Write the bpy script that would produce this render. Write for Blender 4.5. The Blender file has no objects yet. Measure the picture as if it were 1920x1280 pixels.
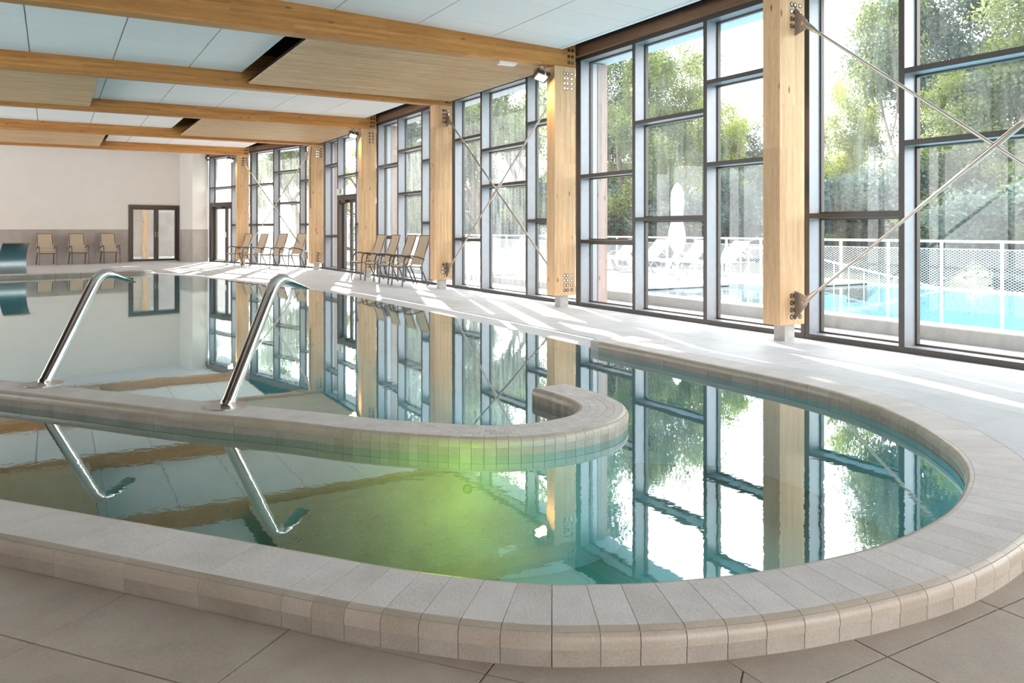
import bpy, bmesh, math, random
import numpy as np
from mathutils import Vector, Matrix
from mathutils.geometry import delaunay_2d_cdt
random.seed(7); rng = np.random.default_rng(7)
SC = bpy.context.scene; COL = SC.collection
R = math.radians

# ------------------------------------------------------------------ camera, sky, sun, exposure
cam = bpy.data.cameras.new('camera'); cam.lens = 27.98; cam.sensor_width = 36.0
cam.shift_y = -210 / 1920.0; cam.clip_end = 400
co = bpy.data.objects.new('camera', cam); COL.objects.link(co)
co.location = (0, 0, 1.25); co.rotation_euler = (R(90), 0, R(-30.05)); SC.camera = co
W = bpy.data.worlds.new('sky'); SC.world = W; W.use_nodes = True
wn = W.node_tree.nodes; wl = W.node_tree.links
wbg = wn['Background']
tc = wn.new('ShaderNodeTexCoord'); sp = wn.new('ShaderNodeSeparateXYZ'); wl.new(tc.outputs['Generated'], sp.inputs[0])
mr = wn.new('ShaderNodeMapRange'); mr.inputs[1].default_value = 0.0; mr.inputs[2].default_value = 0.9; wl.new(sp.outputs[2], mr.inputs[0])
mx = wn.new('ShaderNodeMix'); mx.data_type = 'RGBA'; wl.new(mr.outputs[0], mx.inputs[0])
mx.inputs[6].default_value = (0.98, 0.99, 1.0, 1); mx.inputs[7].default_value = (0.92, 0.96, 1.0, 1)
wl.new(mx.outputs[2], wbg.inputs[0]); wbg.inputs[1].default_value = 2.7
SUN_AZ, SUN_EL = 70.0, 22.5
sl = bpy.data.lights.new('sun', 'SUN'); sl.energy = 7.5; sl.angle = R(0.6); sl.color = (1.0, 0.93, 0.82)
so = bpy.data.objects.new('sun', sl); COL.objects.link(so)
sd = Vector((math.cos(R(SUN_AZ)) * math.cos(R(SUN_EL)), math.sin(R(SUN_AZ)) * math.cos(R(SUN_EL)), math.sin(R(SUN_EL))))
so.rotation_euler = sd.to_track_quat('Z', 'Y').to_euler(); so.location = (30, 60, 25)
vs = SC.view_settings; vs.view_transform = 'Standard'; vs.look = 'None'; vs.gamma = 1; vs.exposure = 1.42
vs.use_curve_mapping = False
cy = SC.cycles; cy.use_denoising = True; cy.max_bounces = 9; cy.diffuse_bounces = 5; cy.glossy_bounces = 5
cy.transparent_max_bounces = 40; cy.transmission_bounces = 6
cy.sample_clamp_indirect = 6.0; cy.caustics_reflective = False; cy.caustics_refractive = False

# ------------------------------------------------------------------ helpers
def tag(o, label=None, cat=None, group=None, kind=None):
    if label: o['label'] = label
    if cat:
        o['category'] = cat
        if not kind: o['kind'] = 'thing'
    if group: o['group'] = group
    if kind: o['kind'] = kind
    return o
def empty(name, loc=(0, 0, 0), rz=0.0, label=None, cat=None, group=None, kind=None, parent=None):
    o = bpy.data.objects.new(name, None); COL.objects.link(o); o.location = loc; o.rotation_euler = (0, 0, rz)
    o.empty_display_size = 0.1
    if parent: o.parent = parent
    return tag(o, label, cat, group, kind)
def link(name, me, parent=None, loc=None, rot=None):
    o = bpy.data.objects.new(name, me); COL.objects.link(o)
    if parent: o.parent = parent
    if loc is not None: o.location = loc
    if rot is not None: o.rotation_euler = rot
    return o
class MB:
    def __init__(s): s.v = []; s.f = []
    def add(s, V, F):
        n = len(s.v); s.v += [tuple(p) for p in V]; s.f += [tuple(i + n for i in f) for f in F]; return s
    def box(s, x0, x1, y0, y1, z0, z1):
        return s.add([(x0,y0,z0),(x1,y0,z0),(x1,y1,z0),(x0,y1,z0),(x0,y0,z1),(x1,y0,z1),(x1,y1,z1),(x0,y1,z1)],
                     [(0,3,2,1),(4,5,6,7),(0,1,5,4),(1,2,6,5),(2,3,7,6),(3,0,4,7)])
    def obox(s, c, ax, ay, az):   # half-extent vectors
        c, ax, ay, az = map(Vector, (c, ax, ay, az)); V = []
        for k in (-1, 1):
            for i, j in ((-1,-1),(1,-1),(1,1),(-1,1)): V.append(c + i*ax + j*ay + k*az)
        return s.add(V, [(0,3,2,1),(4,5,6,7),(0,1,5,4),(1,2,6,5),(2,3,7,6),(3,0,4,7)])
    def bar(s, p, q, w, h, up=(0,0,1)):
        p = Vector(p); q = Vector(q); d = q - p; L = d.length; d.normalize(); u = Vector(up)
        if abs(d.dot(u)) > 0.98: u = Vector((1, 0, 0))
        sd_ = d.cross(u).normalized(); u = sd_.cross(d)
        return s.obox((p + q) / 2, d * L / 2, sd_ * w / 2, u * h / 2)
    def tube(s, path, r, n=8, sx=None, side=None, cap=True):
        P = [Vector(p) for p in path]; m = len(P); rr = r if hasattr(r, '__len__') else [r] * m
        ss = sx if sx is not None else rr
        V = []; pu = None
        for i in range(m):
            d = (P[min(i+1, m-1)] - P[max(i-1, 0)]).normalized()
            if side is not None: a = Vector(side)
            else:
                if pu is None: pu = Vector((0,0,1)) if abs(d.z) < 0.9 else Vector((1,0,0))
                a = d.cross(pu)
                if a.length < 1e-4: a = d.orthogonal()
            a = (a - d * a.dot(d)).normalized(); b = a.cross(d).normalized()
            if side is None: pu = b
            for k in range(n):
                t = 2 * math.pi * k / n
                V.append(P[i] + a * ss[i] * math.cos(t) + b * rr[i] * math.sin(t))
        F = [(i*n+k, i*n+(k+1) % n, (i+1)*n+(k+1) % n, (i+1)*n+k) for i in range(m-1) for k in range(n)]
        if cap: F += [tuple(range(n-1, -1, -1)), tuple((m-1)*n+k for k in range(n))]
        return s.add(V, F)
    def prism(s, poly, z0, z1):
        n = len(poly); V = [(x, y, z0) for x, y in poly] + [(x, y, z1) for x, y in poly]
        return s.add(V, [tuple(range(n-1, -1, -1)), tuple(range(n, 2*n))] + [(i, (i+1) % n, n+(i+1) % n, n+i) for i in range(n)])
    def mesh(s, name, mat=None, smooth=False):
        me = bpy.data.meshes.new(name); me.from_pydata(s.v, [], s.f); me.update()
        bm = bmesh.new(); bm.from_mesh(me); bmesh.ops.recalc_face_normals(bm, faces=bm.faces); bm.to_mesh(me); bm.free()
        if mat: me.materials.append(mat)
        if smooth:
            me.polygons.foreach_set('use_smooth', [True] * len(me.polygons))
            try: me.set_sharp_from_angle(angle=R(40))
            except Exception: pass
        return me
    def build(s, name, mat, parent=None, loc=None, rot=None, smooth=False, bevel=0):
        o = link(name, s.mesh(name, mat, smooth), parent, loc, rot)
        if bevel:
            b = o.modifiers.new('bevel', 'BEVEL'); b.width = bevel; b.segments = 2; b.limit_method = 'ANGLE'
        return o
def copy_tree(o, parent=None):
    c = o.copy(); COL.objects.link(c)
    if parent is not None: c.parent = parent
    for ch in list(o.children): copy_tree(ch, c)
    return c

# ------------------------------------------------------------------ materials
def nm(name):
    m = bpy.data.materials.new(name); m.use_nodes = True; m.node_tree.nodes.clear()
    return m, m.node_tree.nodes, m.node_tree.links
def pbsdf(N, L, col=None, rough=0.5, metal=0.0, spec=0.5):
    b = N.new('ShaderNodeBsdfPrincipled'); o = N.new('ShaderNodeOutputMaterial'); L.new(b.outputs[0], o.inputs[0])
    b.inputs['Roughness'].default_value = rough; b.inputs['Metallic'].default_value = metal
    b.inputs['Specular IOR Level'].default_value = spec
    if col: b.inputs['Base Color'].default_value = (*col, 1)
    return b
def coords(N, L, scale=(1,1,1), rot=(0,0,0), rnd=0.0, out='Object'):
    t = N.new('ShaderNodeTexCoord'); m = N.new('ShaderNodeMapping'); m.inputs['Scale'].default_value = scale
    m.inputs['Rotation'].default_value = rot; src = t.outputs[out]
    if rnd:
        oi = N.new('ShaderNodeObjectInfo'); mm = N.new('ShaderNodeMath'); mm.operation = 'MULTIPLY'; mm.inputs[1].default_value = rnd
        L.new(oi.outputs['Random'], mm.inputs[0]); a = N.new('ShaderNodeVectorMath'); a.operation = 'ADD'
        L.new(src, a.inputs[0]); L.new(mm.outputs[0], a.inputs[1]); src = a.outputs[0]
    L.new(src, m.inputs['Vector']); return m.outputs[0]
def noise(N, L, vec, scale, detail=4, rough=0.55):
    n = N.new('ShaderNodeTexNoise'); n.inputs['Scale'].default_value = scale; n.inputs['Detail'].default_value = detail
    n.inputs['Roughness'].default_value = rough; L.new(vec, n.inputs['Vector']); return n.outputs[0]
def ramp(N, L, fac, stops):
    r = N.new('ShaderNodeValToRGB'); e = r.color_ramp.elements
    while len(e) < len(stops): e.new(0.5)
    for x, (p, c) in zip(e, stops): x.position = p; x.color = (*c, 1)
    L.new(fac, r.inputs[0]); return r.outputs[0]
def mixc(N, L, fac, a, b, mode='MIX'):
    m = N.new('ShaderNodeMix'); m.data_type = 'RGBA'; m.blend_type = mode
    for sock, val in ((m.inputs[0], fac), (m.inputs[6], a), (m.inputs[7], b)):
        if isinstance(val, (int, float)): sock.default_value = val
        elif isinstance(val, tuple): sock.default_value = (*val, 1)
        else: L.new(val, sock)
    return m.outputs[2]
def bump(N, L, b, h, strength=0.2, dist=0.01):
    n = N.new('ShaderNodeBump'); n.inputs['Strength'].default_value = strength; n.inputs['Distance'].default_value = dist
    L.new(h, n.inputs['Height']); L.new(n.outputs[0], b.inputs['Normal'])
def simple(name, col, rough=0.5, metal=0.0, var=0.0, nscale=8, bmp=0.0, spec=0.5, objvar=0.0):
    m, N, L = nm(name); b = pbsdf(N, L, col, rough, metal, spec)
    if var or bmp or objvar:
        v = coords(N, L, rnd=7.0 if objvar else 0); n = noise(N, L, v, nscale)
        c = ramp(N, L, n, [(0.25, tuple(x * (1 - var) for x in col)), (0.75, tuple(min(1, x * (1 + var)) for x in col))])
        if objvar:
            oi = N.new('ShaderNodeObjectInfo')
            c2 = ramp(N, L, oi.outputs['Random'], [(0, (1 - objvar,) * 3), (1, (1, 1, 1))]); c = mixc(N, L, 1.0, c, c2, 'MULTIPLY')
        L.new(c, b.inputs['Base Color'])
        if bmp: bump(N, L, b, noise(N, L, v, nscale * 6), bmp)
    return m
def wood(name, axis, c0, c1, lam=0.04, rough=0.55, knots=True, rnd=3.0, lamvar=0.14):
    # glulam: laminations across, grain along axis ('X','Y' or 'Z')
    m, N, L = nm(name); b = pbsdf(N, L, None, rough, 0, 0.35)
    sc = {'X': (0.7, 9, 9), 'Y': (9, 0.7, 9), 'Z': (9, 9, 0.7)}[axis]
    v = coords(N, L, sc, rnd=rnd)
    g = noise(N, L, v, 2.2, 7, 0.62); base = ramp(N, L, g, [(0.28, c0), (0.72, c1)])
    v1 = coords(N, L, tuple(x * 4 for x in sc), rnd=rnd); g2 = noise(N, L, v1, 3.0, 3)
    base = mixc(N, L, 0.25, base, ramp(N, L, g2, [(0.35, (0.55, 0.5, 0.42)), (0.65, (1.1, 1.05, 1.0))]), 'MULTIPLY')
    raw = coords(N, L, (1, 1, 1), rnd=rnd)
    s = N.new('ShaderNodeSeparateXYZ'); L.new(raw, s.inputs[0]); c = N.new('ShaderNodeCombineXYZ')
    al = {'X': 0, 'Y': 1, 'Z': 2}[axis]; ac = {'X': 2, 'Y': 2, 'Z': 0}[axis]
    L.new(s.outputs[al], c.inputs[0]); L.new(s.outputs[ac], c.inputs[1])
    br = N.new('ShaderNodeTexBrick'); L.new(c.outputs[0], br.inputs['Vector'])
    br.inputs['Scale'].default_value = 1.0; br.inputs['Brick Width'].default_value = 1.3; br.inputs['Row Height'].default_value = lam
    br.inputs['Mortar Size'].default_value = 0.0; br.inputs['Color1'].default_value = (1 - lamvar * 1.6, 1 - lamvar * 1.9, 1 - lamvar * 2.3, 1)
    br.inputs['Color2'].default_value = (1.06, 1.05, 1.03, 1); br.offset = 0.37
    base = mixc(N, L, 1.0, base, br.outputs[0], 'MULTIPLY')
    if knots:
        vk = coords(N, L, {'X': (2.2, 6, 6), 'Y': (6, 2.2, 6), 'Z': (6, 6, 2.2)}[axis], rnd=rnd)
        vo = N.new('ShaderNodeTexVoronoi'); vo.inputs['Scale'].default_value = 1.0; L.new(vk, vo.inputs['Vector'])
        kf = ramp(N, L, vo.outputs['Distance'], [(0.05, (1, 1, 1)), (0.12, (0, 0, 0))])
        base = mixc(N, L, kf, base, (0.22, 0.11, 0.05))
    L.new(base, b.inputs['Base Color']); bump(N, L, b, g2, 0.08); return m
def stone(name, c0, c1, spot=0.12, rough=0.75, objvar=0.1, scale=1.0, bs=0.35):
    m, N, L = nm(name); b = pbsdf(N, L, None, rough, 0, 0.4)
    v = coords(N, L, rnd=9.0); big = noise(N, L, v, 3.2 * scale, 5, 0.6)
    base = ramp(N, L, big, [(0.3, c0), (0.7, c1)])
    fine = noise(N, L, v, 150 * scale, 2)
    base = mixc(N, L, 1.0, base, ramp(N, L, fine, [(0.3, (1 - spot,) * 3), (0.7, (1 + spot * 0.4,) * 3)]), 'MULTIPLY')
    oi = N.new('ShaderNodeObjectInfo')
    base = mixc(N, L, 1.0, base, ramp(N, L, oi.outputs['Random'], [(0, (1 - objvar, 1 - objvar, 1 - objvar * 1.1)), (1, (1.0, 1.0, 1.0))]), 'MULTIPLY')
    L.new(base, b.inputs['Base Color']); bump(N, L, b, noise(N, L, v, 90 * scale, 3), bs, 0.004); return m

M = {}
M['beam'] = wood('glulam_beam', 'X', (0.47, 0.205, 0.055), (0.68, 0.34, 0.105))
M['column'] = wood('glulam_column', 'Z', (0.62, 0.39, 0.21), (0.78, 0.54, 0.325), lamvar=0.07)
M['lintel'] = wood('lintel_wood', 'Y', (0.22, 0.12, 0.075), (0.33, 0.19, 0.12))
M['slat'] = wood('slat_wood', 'X', (0.62, 0.42, 0.235), (0.86, 0.635, 0.40), lam=0.5, knots=False, lamvar=0.1, rnd=5.0)
M['extwood'] = wood('weathered_cladding', 'Z', (0.36, 0.27, 0.25), (0.46, 0.36, 0.33), lam=0.06)
M['tilewhite'] = simple('ceiling_tile_white', (0.90, 0.875, 0.86), 0.9, var=0.02, nscale=30, bmp=0.05, objvar=0.03)
M['plaster'] = simple('cream_plaster', (0.80, 0.755, 0.70), 0.85, var=0.025, nscale=2)
M['white'] = simple('white_paint', (0.82, 0.82, 0.82), 0.5)
M['offwhite'] = simple('soffit_white', (0.80, 0.81, 0.84), 0.8)
M['frame'] = simple('anodised_frame', (0.30, 0.31, 0.335), 0.42, 0.4, var=0.06, nscale=12)
M['cap'] = simple('dark_cover_cap', (0.060, 0.050, 0.043), 0.45, 0.1)
M['darkframe'] = simple('dark_bronze_frame', (0.085, 0.07, 0.06), 0.4, 0.3)
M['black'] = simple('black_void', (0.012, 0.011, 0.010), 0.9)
M['stone'] = stone('beige_coping_stone', (0.63, 0.575, 0.55), (0.77, 0.725, 0.705), bs=0.6, objvar=.07)
M['facestone'] = stone('face_tile_stone', (0.37, 0.305, 0.25), (0.52, 0.45, 0.385), objvar=0.11)
M['bull'] = stone('bullnose_stone', (0.44, 0.355, 0.28), (0.56, 0.475, 0.39), rough=0.34, objvar=0.12, bs=0.15)
M['floor'] = stone('floor_tile_stone', (0.42, 0.34, 0.275), (0.56, 0.475, 0.40), rough=0.6, objvar=0.06, bs=0.2)
M['deck'] = stone('pale_deck_stone', (0.55, 0.555, 0.58), (0.65, 0.655, 0.68), rough=0.5, objvar=0.04, bs=0.15)
M['grout'] = simple('grout', (0.36, 0.31, 0.265), 0.9)
M['deckgrout'] = simple('deck_grout', (0.42, 0.39, 0.37), 0.9)
M['wains'] = stone('wainscot_tile', (0.40, 0.35, 0.31), (0.50, 0.45, 0.41), scale=0.6, objvar=0.06, rough=0.5, bs=0.05)
M['steel'] = simple('polished_steel', (0.72, 0.69, 0.66), 0.13, 1.0)
M['brushed'] = simple('brushed_steel', (0.55, 0.52, 0.50), 0.32, 1.0)
M['rod'] = simple('tie_rod_steel', (0.50, 0.44, 0.38), 0.30, 0.9)
M['bracket'] = simple('bracket_steel', (0.42, 0.36, 0.32), 0.45, 0.8)
M['conc'] = simple('grey_concrete_block', (0.48, 0.47, 0.45), 0.9, var=0.15, nscale=20, bmp=0.3)
M['sling'] = simple('beige_sling', (0.50, 0.40, 0.29), 0.8, var=0.05, nscale=60)
M['chairmetal'] = simple('dark_tube', (0.07, 0.06, 0.055), 0.35, 0.4)
M['whitemetal'] = simple('white_lacquered_steel', (0.62, 0.64, 0.66), 0.4)
M['canvas'] = simple('white_canvas', (0.50, 0.49, 0.51), 0.85)
M['greymetal'] = simple('grey_tube', (0.42, 0.46, 0.50), 0.4, 0.5)
M['terrace'] = simple('terrace_concrete', (0.40, 0.39, 0.38), 0.85, var=0.05, nscale=3)
M['outcoping'] = simple('outdoor_pool_coping', (0.36, 0.345, 0.33), 0.8, var=0.08, nscale=14)
M['grass'] = simple('bank_grass', (0.05, 0.075, 0.03), 0.95, var=0.4, nscale=3)
M['bark'] = simple('bark', (0.16, 0.12, 0.095), 0.9, var=0.3, nscale=12, bmp=0.4)
M['green'] = simple('sign_green', (0.05, 0.42, 0.16), 0.5)
def emis(name, col, s):
    m, N, L = nm(name); e = N.new('ShaderNodeEmission'); o = N.new('ShaderNodeOutputMaterial'); L.new(e.outputs[0], o.inputs[0])
    e.inputs[0].default_value = (*col, 1); e.inputs[1].default_value = s; return m
M['lampglow'] = emis('warm_lamp_lens', (1.0, 0.66, 0.28), 22)
M['greenglow'] = emis('green_pool_lens', (0.40, .8, 0.05), .4)
def leafmat(name, c0, c1):
    m, N, L = nm(name); o = N.new('ShaderNodeOutputMaterial'); d = N.new('ShaderNodeBsdfDiffuse'); t = N.new('ShaderNodeBsdfTranslucent')
    v = coords(N, L, rnd=11.0); n = noise(N, L, v, 0.9, 3)
    c = ramp(N, L, n, [(0.3, c0), (0.7, c1)])
    n2 = noise(N, L, v, 14, 2); c = mixc(N, L, 1.0, c, ramp(N, L, n2, [(0.3, (0.6,)*3), (0.7, (1.25,)*3)]), 'MULTIPLY')
    L.new(c, d.inputs[0]); L.new(c, t.inputs[0]); x = N.new('ShaderNodeMixShader'); x.inputs[0].default_value = 0.5
    L.new(d.outputs[0], x.inputs[1]); L.new(t.outputs[0], x.inputs[2]); L.new(x.outputs[0], o.inputs[0]); return m
M['leafA'] = leafmat('olive_leaves', (0.11, 0.15, 0.06), (0.27, 0.31, 0.12))
M['leafB'] = leafmat('yellow_green_leaves', (0.20, 0.26, 0.05), (0.42, 0.45, 0.10))
M['leafC'] = leafmat('blue_grey_leaves', (0.07, 0.11, 0.09), (0.17, 0.23, 0.18))
def schlick(N, L, f0, p, nrm=None):
    lw = N.new('ShaderNodeLayerWeight'); lw.inputs[0].default_value = 0.5
    if nrm is not None: L.new(nrm, lw.inputs['Normal'])
    a = N.new('ShaderNodeMath'); a.operation = 'POWER'; L.new(lw.outputs['Facing'], a.inputs[0]); a.inputs[1].default_value = p
    b = N.new('ShaderNodeMapRange'); b.inputs[3].default_value = f0; b.inputs[4].default_value = 1.0; L.new(a.outputs[0], b.inputs[0]); return b.outputs[0]
def glassmat(name, dirt=0.05, tint=(0.97, 0.985, 0.99)):
    m, N, L = nm(name); o = N.new('ShaderNodeOutputMaterial')
    tr = N.new('ShaderNodeBsdfTransparent'); tr.inputs[0].default_value = (*tint, 1)
    gl = N.new('ShaderNodeBsdfGlossy'); gl.inputs['Roughness'].default_value = 0.0
    x = N.new('ShaderNodeMixShader'); L.new(schlick(N, L, .05, 5), x.inputs[0]); L.new(tr.outputs[0], x.inputs[1]); L.new(gl.outputs[0], x.inputs[2])
    tl = N.new('ShaderNodeBsdfTranslucent'); tl.inputs[0].default_value = (0.85, 0.9, 0.93, 1)
    v = coords(N, L, (1, 5, 0.6), rnd=13.0, out='Object'); n = noise(N, L, v, 2.0, 6, 0.7)
    oi = N.new('ShaderNodeObjectInfo')
    f = ramp(N, L, n, [(0.35, (dirt * 0.45,) * 3), (0.68, (dirt * 2.1,) * 3)])
    f = mixc(N, L, 1.0, f, ramp(N, L, oi.outputs['Random'], [(0, (0.5,)*3), (1, (1.3,)*3)]), 'MULTIPLY')
    y = N.new('ShaderNodeMixShader'); L.new(f, y.inputs[0]); L.new(x.outputs[0], y.inputs[1]); L.new(tl.outputs[0], y.inputs[2])
    L.new(y.outputs[0], o.inputs[0]); return m
M['glass'] = glassmat('window_glass', 0.032)
M['glasshazy'] = glassmat('smeared_window_glass', 0.11, (0.93, 0.97, 0.97))
M['glassdoor'] = glassmat('door_glass', 0.05)
def watermat(name, tint, ior, b1, s1, b2, s2):
    m, N, L = nm(name); o = N.new('ShaderNodeOutputMaterial')
    tr = N.new('ShaderNodeBsdfTransparent'); tr.inputs[0].default_value = (*tint, 1)
    gl = N.new('ShaderNodeBsdfGlossy'); gl.inputs['Roughness'].default_value = 0.012; gl.inputs[0].default_value = (0.93, 1.0, 1.0, 1)
    v = coords(N, L, (1, 1, 1)); n1 = noise(N, L, v, s1, 3); n2 = noise(N, L, v, s2, 2)
    pa = noise(N, L, v, 0.35, 2)
    pm = N.new('ShaderNodeMapRange'); pm.inputs[1].default_value = 0.4; pm.inputs[2].default_value = 0.65; pm.inputs[3].default_value = 0.15; L.new(pa, pm.inputs[0])
    mu = N.new('ShaderNodeMath'); mu.operation = 'MULTIPLY'; L.new(n2, mu.inputs[0]); L.new(pm.outputs[0], mu.inputs[1])
    bA = N.new('ShaderNodeBump'); bA.inputs['Strength'].default_value = 1.0; bA.inputs['Distance'].default_value = b1; L.new(n1, bA.inputs['Height'])
    bB = N.new('ShaderNodeBump'); bB.inputs['Strength'].default_value = 1.0; bB.inputs['Distance'].default_value = b2; L.new(mu.outputs[0], bB.inputs['Height'])
    L.new(bA.outputs[0], bB.inputs['Normal'])
    L.new(bB.outputs[0], gl.inputs['Normal'])
    x = N.new('ShaderNodeMixShader'); L.new(schlick(N, L, .03, ior), x.inputs[0]); L.new(tr.outputs[0], x.inputs[1]); L.new(gl.outputs[0], x.inputs[2])
    L.new(x.outputs[0], o.inputs[0]); return m
M['water'] = watermat('pool_water', (0.62, 0.87, 0.90), 3.0, 0.00038, 1.3, 0.0003, 14)
M['outwater'] = watermat('outdoor_pool_water', (0.70, 0.93, 0.95), 5.0, 0.004, 2.0, 0.001, 12)
def basin(name, c0, c1, grid=0.3):
    m, N, L = nm(name); b = pbsdf(N, L, None, 0.5)
    v = coords(N, L); c = ramp(N, L, noise(N, L, v, 1.5, 3), [(0.3, c0), (0.7, c1)])
    L.new(c, b.inputs['Base Color']); return m
M['basin'] = basin('basin_mosaic', (0.23, 0.46, 0.51), (0.29, 0.53, 0.59))
M['darkbasin'] = basin('green_basin_mosaic', (0.12, 0.24, 0.21), (0.17, 0.31, 0.28))
M['outbasin'] = basin('outdoor_basin', (0.36, 0.68, 0.80), (0.42, 0.74, 0.85))

# ------------------------------------------------------------------ plan curves
def catmull(pts, step):
    P = [np.array(p, float) for p in pts]; P = [2*P[0]-P[1]] + P + [2*P[-1]-P[-2]]; out = []
    for i in range(1, len(P) - 2):
        a, b, c, d = P[i-1], P[i], P[i+1], P[i+2]
        for t in np.linspace(0, 1, 24, endpoint=False):
            out.append(0.5*((2*b)+(-a+c)*t+(2*a-5*b+4*c-d)*t*t+(-a+3*b-3*c+d)*t**3))
    out.append(P[-2]); out = np.array(out)
    for _ in range(6): out[1:-1] = (out[:-2] + 2*out[1:-1] + out[2:]) / 4
    L = np.r_[0, np.cumsum(np.linalg.norm(np.diff(out, axis=0), axis=1))]; n = max(2, int(round(L[-1]/step)))
    s = np.linspace(0, L[-1], n + 1); return np.c_[np.interp(s, L, out[:, 0]), np.interp(s, L, out[:, 1])], s
class Curve:
    def __init__(c, pts):
        c.p, c.s = catmull(pts, 0.02); c.L = c.s[-1]
        d = np.gradient(c.p, axis=0); d /= np.linalg.norm(d, axis=1)[:, None]; c.n = np.c_[d[:, 1], -d[:, 0]]   # right-hand normal
    def at(c, s, o=0.0):
        x = np.interp(s, c.s, c.p[:, 0]); y = np.interp(s, c.s, c.p[:, 1]); nx = np.interp(s, c.s, c.n[:, 0]); ny = np.interp(s, c.s, c.n[:, 1])
        l = math.hypot(nx, ny); return (x + nx/l*o, y + ny/l*o)
    def pts(c, o, step=0.06, s0=0.0, s1=None):
        s1 = c.L if s1 is None else s1; n = max(2, int((s1 - s0) / step)); return [c.at(s, o) for s in np.linspace(s0, s1, n + 1)]
T, WL, RN, FW = 0.14, 0.045, 0.035, 0.25          # coping top, water level, bullnose radius, flat width
CW = FW + 2 * RN
# ring: pool-side flat edge, walked so that the right-hand normal points away from the water
ring_in = Curve([(-4.4,9.1),(-3.2,7.62),(-1.6,5.64),(-.18,3.88),(.45,3.1),(.76,2.71),(1.03,2.38),(1.29,2.13),(1.47,2.02),(1.66,1.93),(1.94,1.84),(2.25,1.785),
                 (2.55,1.765),(2.88,1.80),(3.2,1.88),(3.6,2.06),(3.89,2.27),(4.11,2.51),(4.33,2.81),(4.53,3.2),(4.66,3.62),(4.715,4.1),(4.72,4.8),(4.72,5.5),(4.71,6.38)])
# offset so s=0 is the pool-side vertical face
RO = -RN
pen = Curve([(-3.5,10.6),(-1.9,8.72),(-.4,6.86),(.25,6.03),(.80,5.30),(1.29,4.72),(1.56,4.36),(1.93,3.98),(2.15,3.83),(2.38,3.77),(2.6,3.78),(2.8,3.85),(2.98,4.02),(3.065,4.25),(3.08,4.5),(3.07,4.76)])
slot = Curve([(5.1,6.5),(5.15,7.6),(5.16,9.5),(5.13,11.2),(5.07,13.0),(4.97,14.9),(4.6,16.9),(4.28,18.4),(3.85,20.2),(3.37,21.8),(2.95,22.9),(2.45,23.95)])
FARD = np.array([-0.970, -0.2425])                 # far coping direction to the left
far0 = np.array([2.40, 24.0])
def lerp(a, b, t): return a + (b - a) * t
def sstep(x, a, b):
    t = min(1, max(0, (x - a) / (b - a))); return t * t * (3 - 2 * t)
RJ = np.array(ring_in.pts(FW, 0.1))
def zfloor(x, y):
    near = 0.04
    base = 0.055 * min(1, max(0, (7.3 - x) / 2.2))
    if y > 6.55: 
        return base * (1 - sstep(y, 24, 28))
    if x < 3.1: return near
    d = float(np.min(np.hypot(RJ[:, 0] - x, RJ[:, 1] - y)))
    w = lerp(0.6, 1.5, min(1, max(0, (6.0 - y) / 2.5)))
    zr = base + (T - base) * (1 - sstep(d, 0.0, w)) if x > 3.9 or y > 2.2 else T - 0.0 * d
    if x > 3.9 or y > 2.2: pass
    else: zr = base + (T - base) * (1 - sstep(d, 0.0, 1.5))
    k = sstep(x, 3.1, 3.85) 
    return lerp(near, zr, k)

# pool outline (water region) and no-floor region
ringw = ring_in.pts(RO, 0.08); ringo = ring_in.pts(FW + 0.004, 0.08)
slotw = slot.pts(-0.36, 0.2); sloto = slot.pts(0.035, 0.2)
farw = [tuple(far0 + np.array([-0.15, -0.04])), tuple(far0 + FARD * 10.5)]
water_poly = ringw + [(4.72 + 0.0, 6.45)] + slotw + farw + [(-7.8, 13.2)]
hole_poly = ringo + sloto + [tuple(far0 + np.array([-0.24*-0.25+0.05, 0.97*0.9])), tuple(far0 + FARD * 10.5 + np.array([-0.22, 0.87]))] + [(-8.1, 13.2)]
def cdt(polys, eps=1e-4):
    V = []; F = []
    for p in polys: F.append(list(range(len(V), len(V) + len(p)))); V += [Vector((float(a), float(b))) for a, b in p]
    r = delaunay_2d_cdt(V, [], F, 1, eps, True)
    return [(v.x, v.y) for v in r[0]], r[2], r[5]
def clean(p):
    q = []
    for a in p:
        if not q or math.hypot(a[0]-q[-1][0], a[1]-q[-1][1]) > 0.012: q.append((float(a[0]), float(a[1])))
    return q
water_poly = clean(water_poly); hole_poly = clean(hole_poly)
def poly_mesh(poly, z, name, mat, parent=None):
    V, F, _ = cdt([poly]); return MB().add([(x, y, z) for x, y in V], F).build(name, mat, parent)

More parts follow.
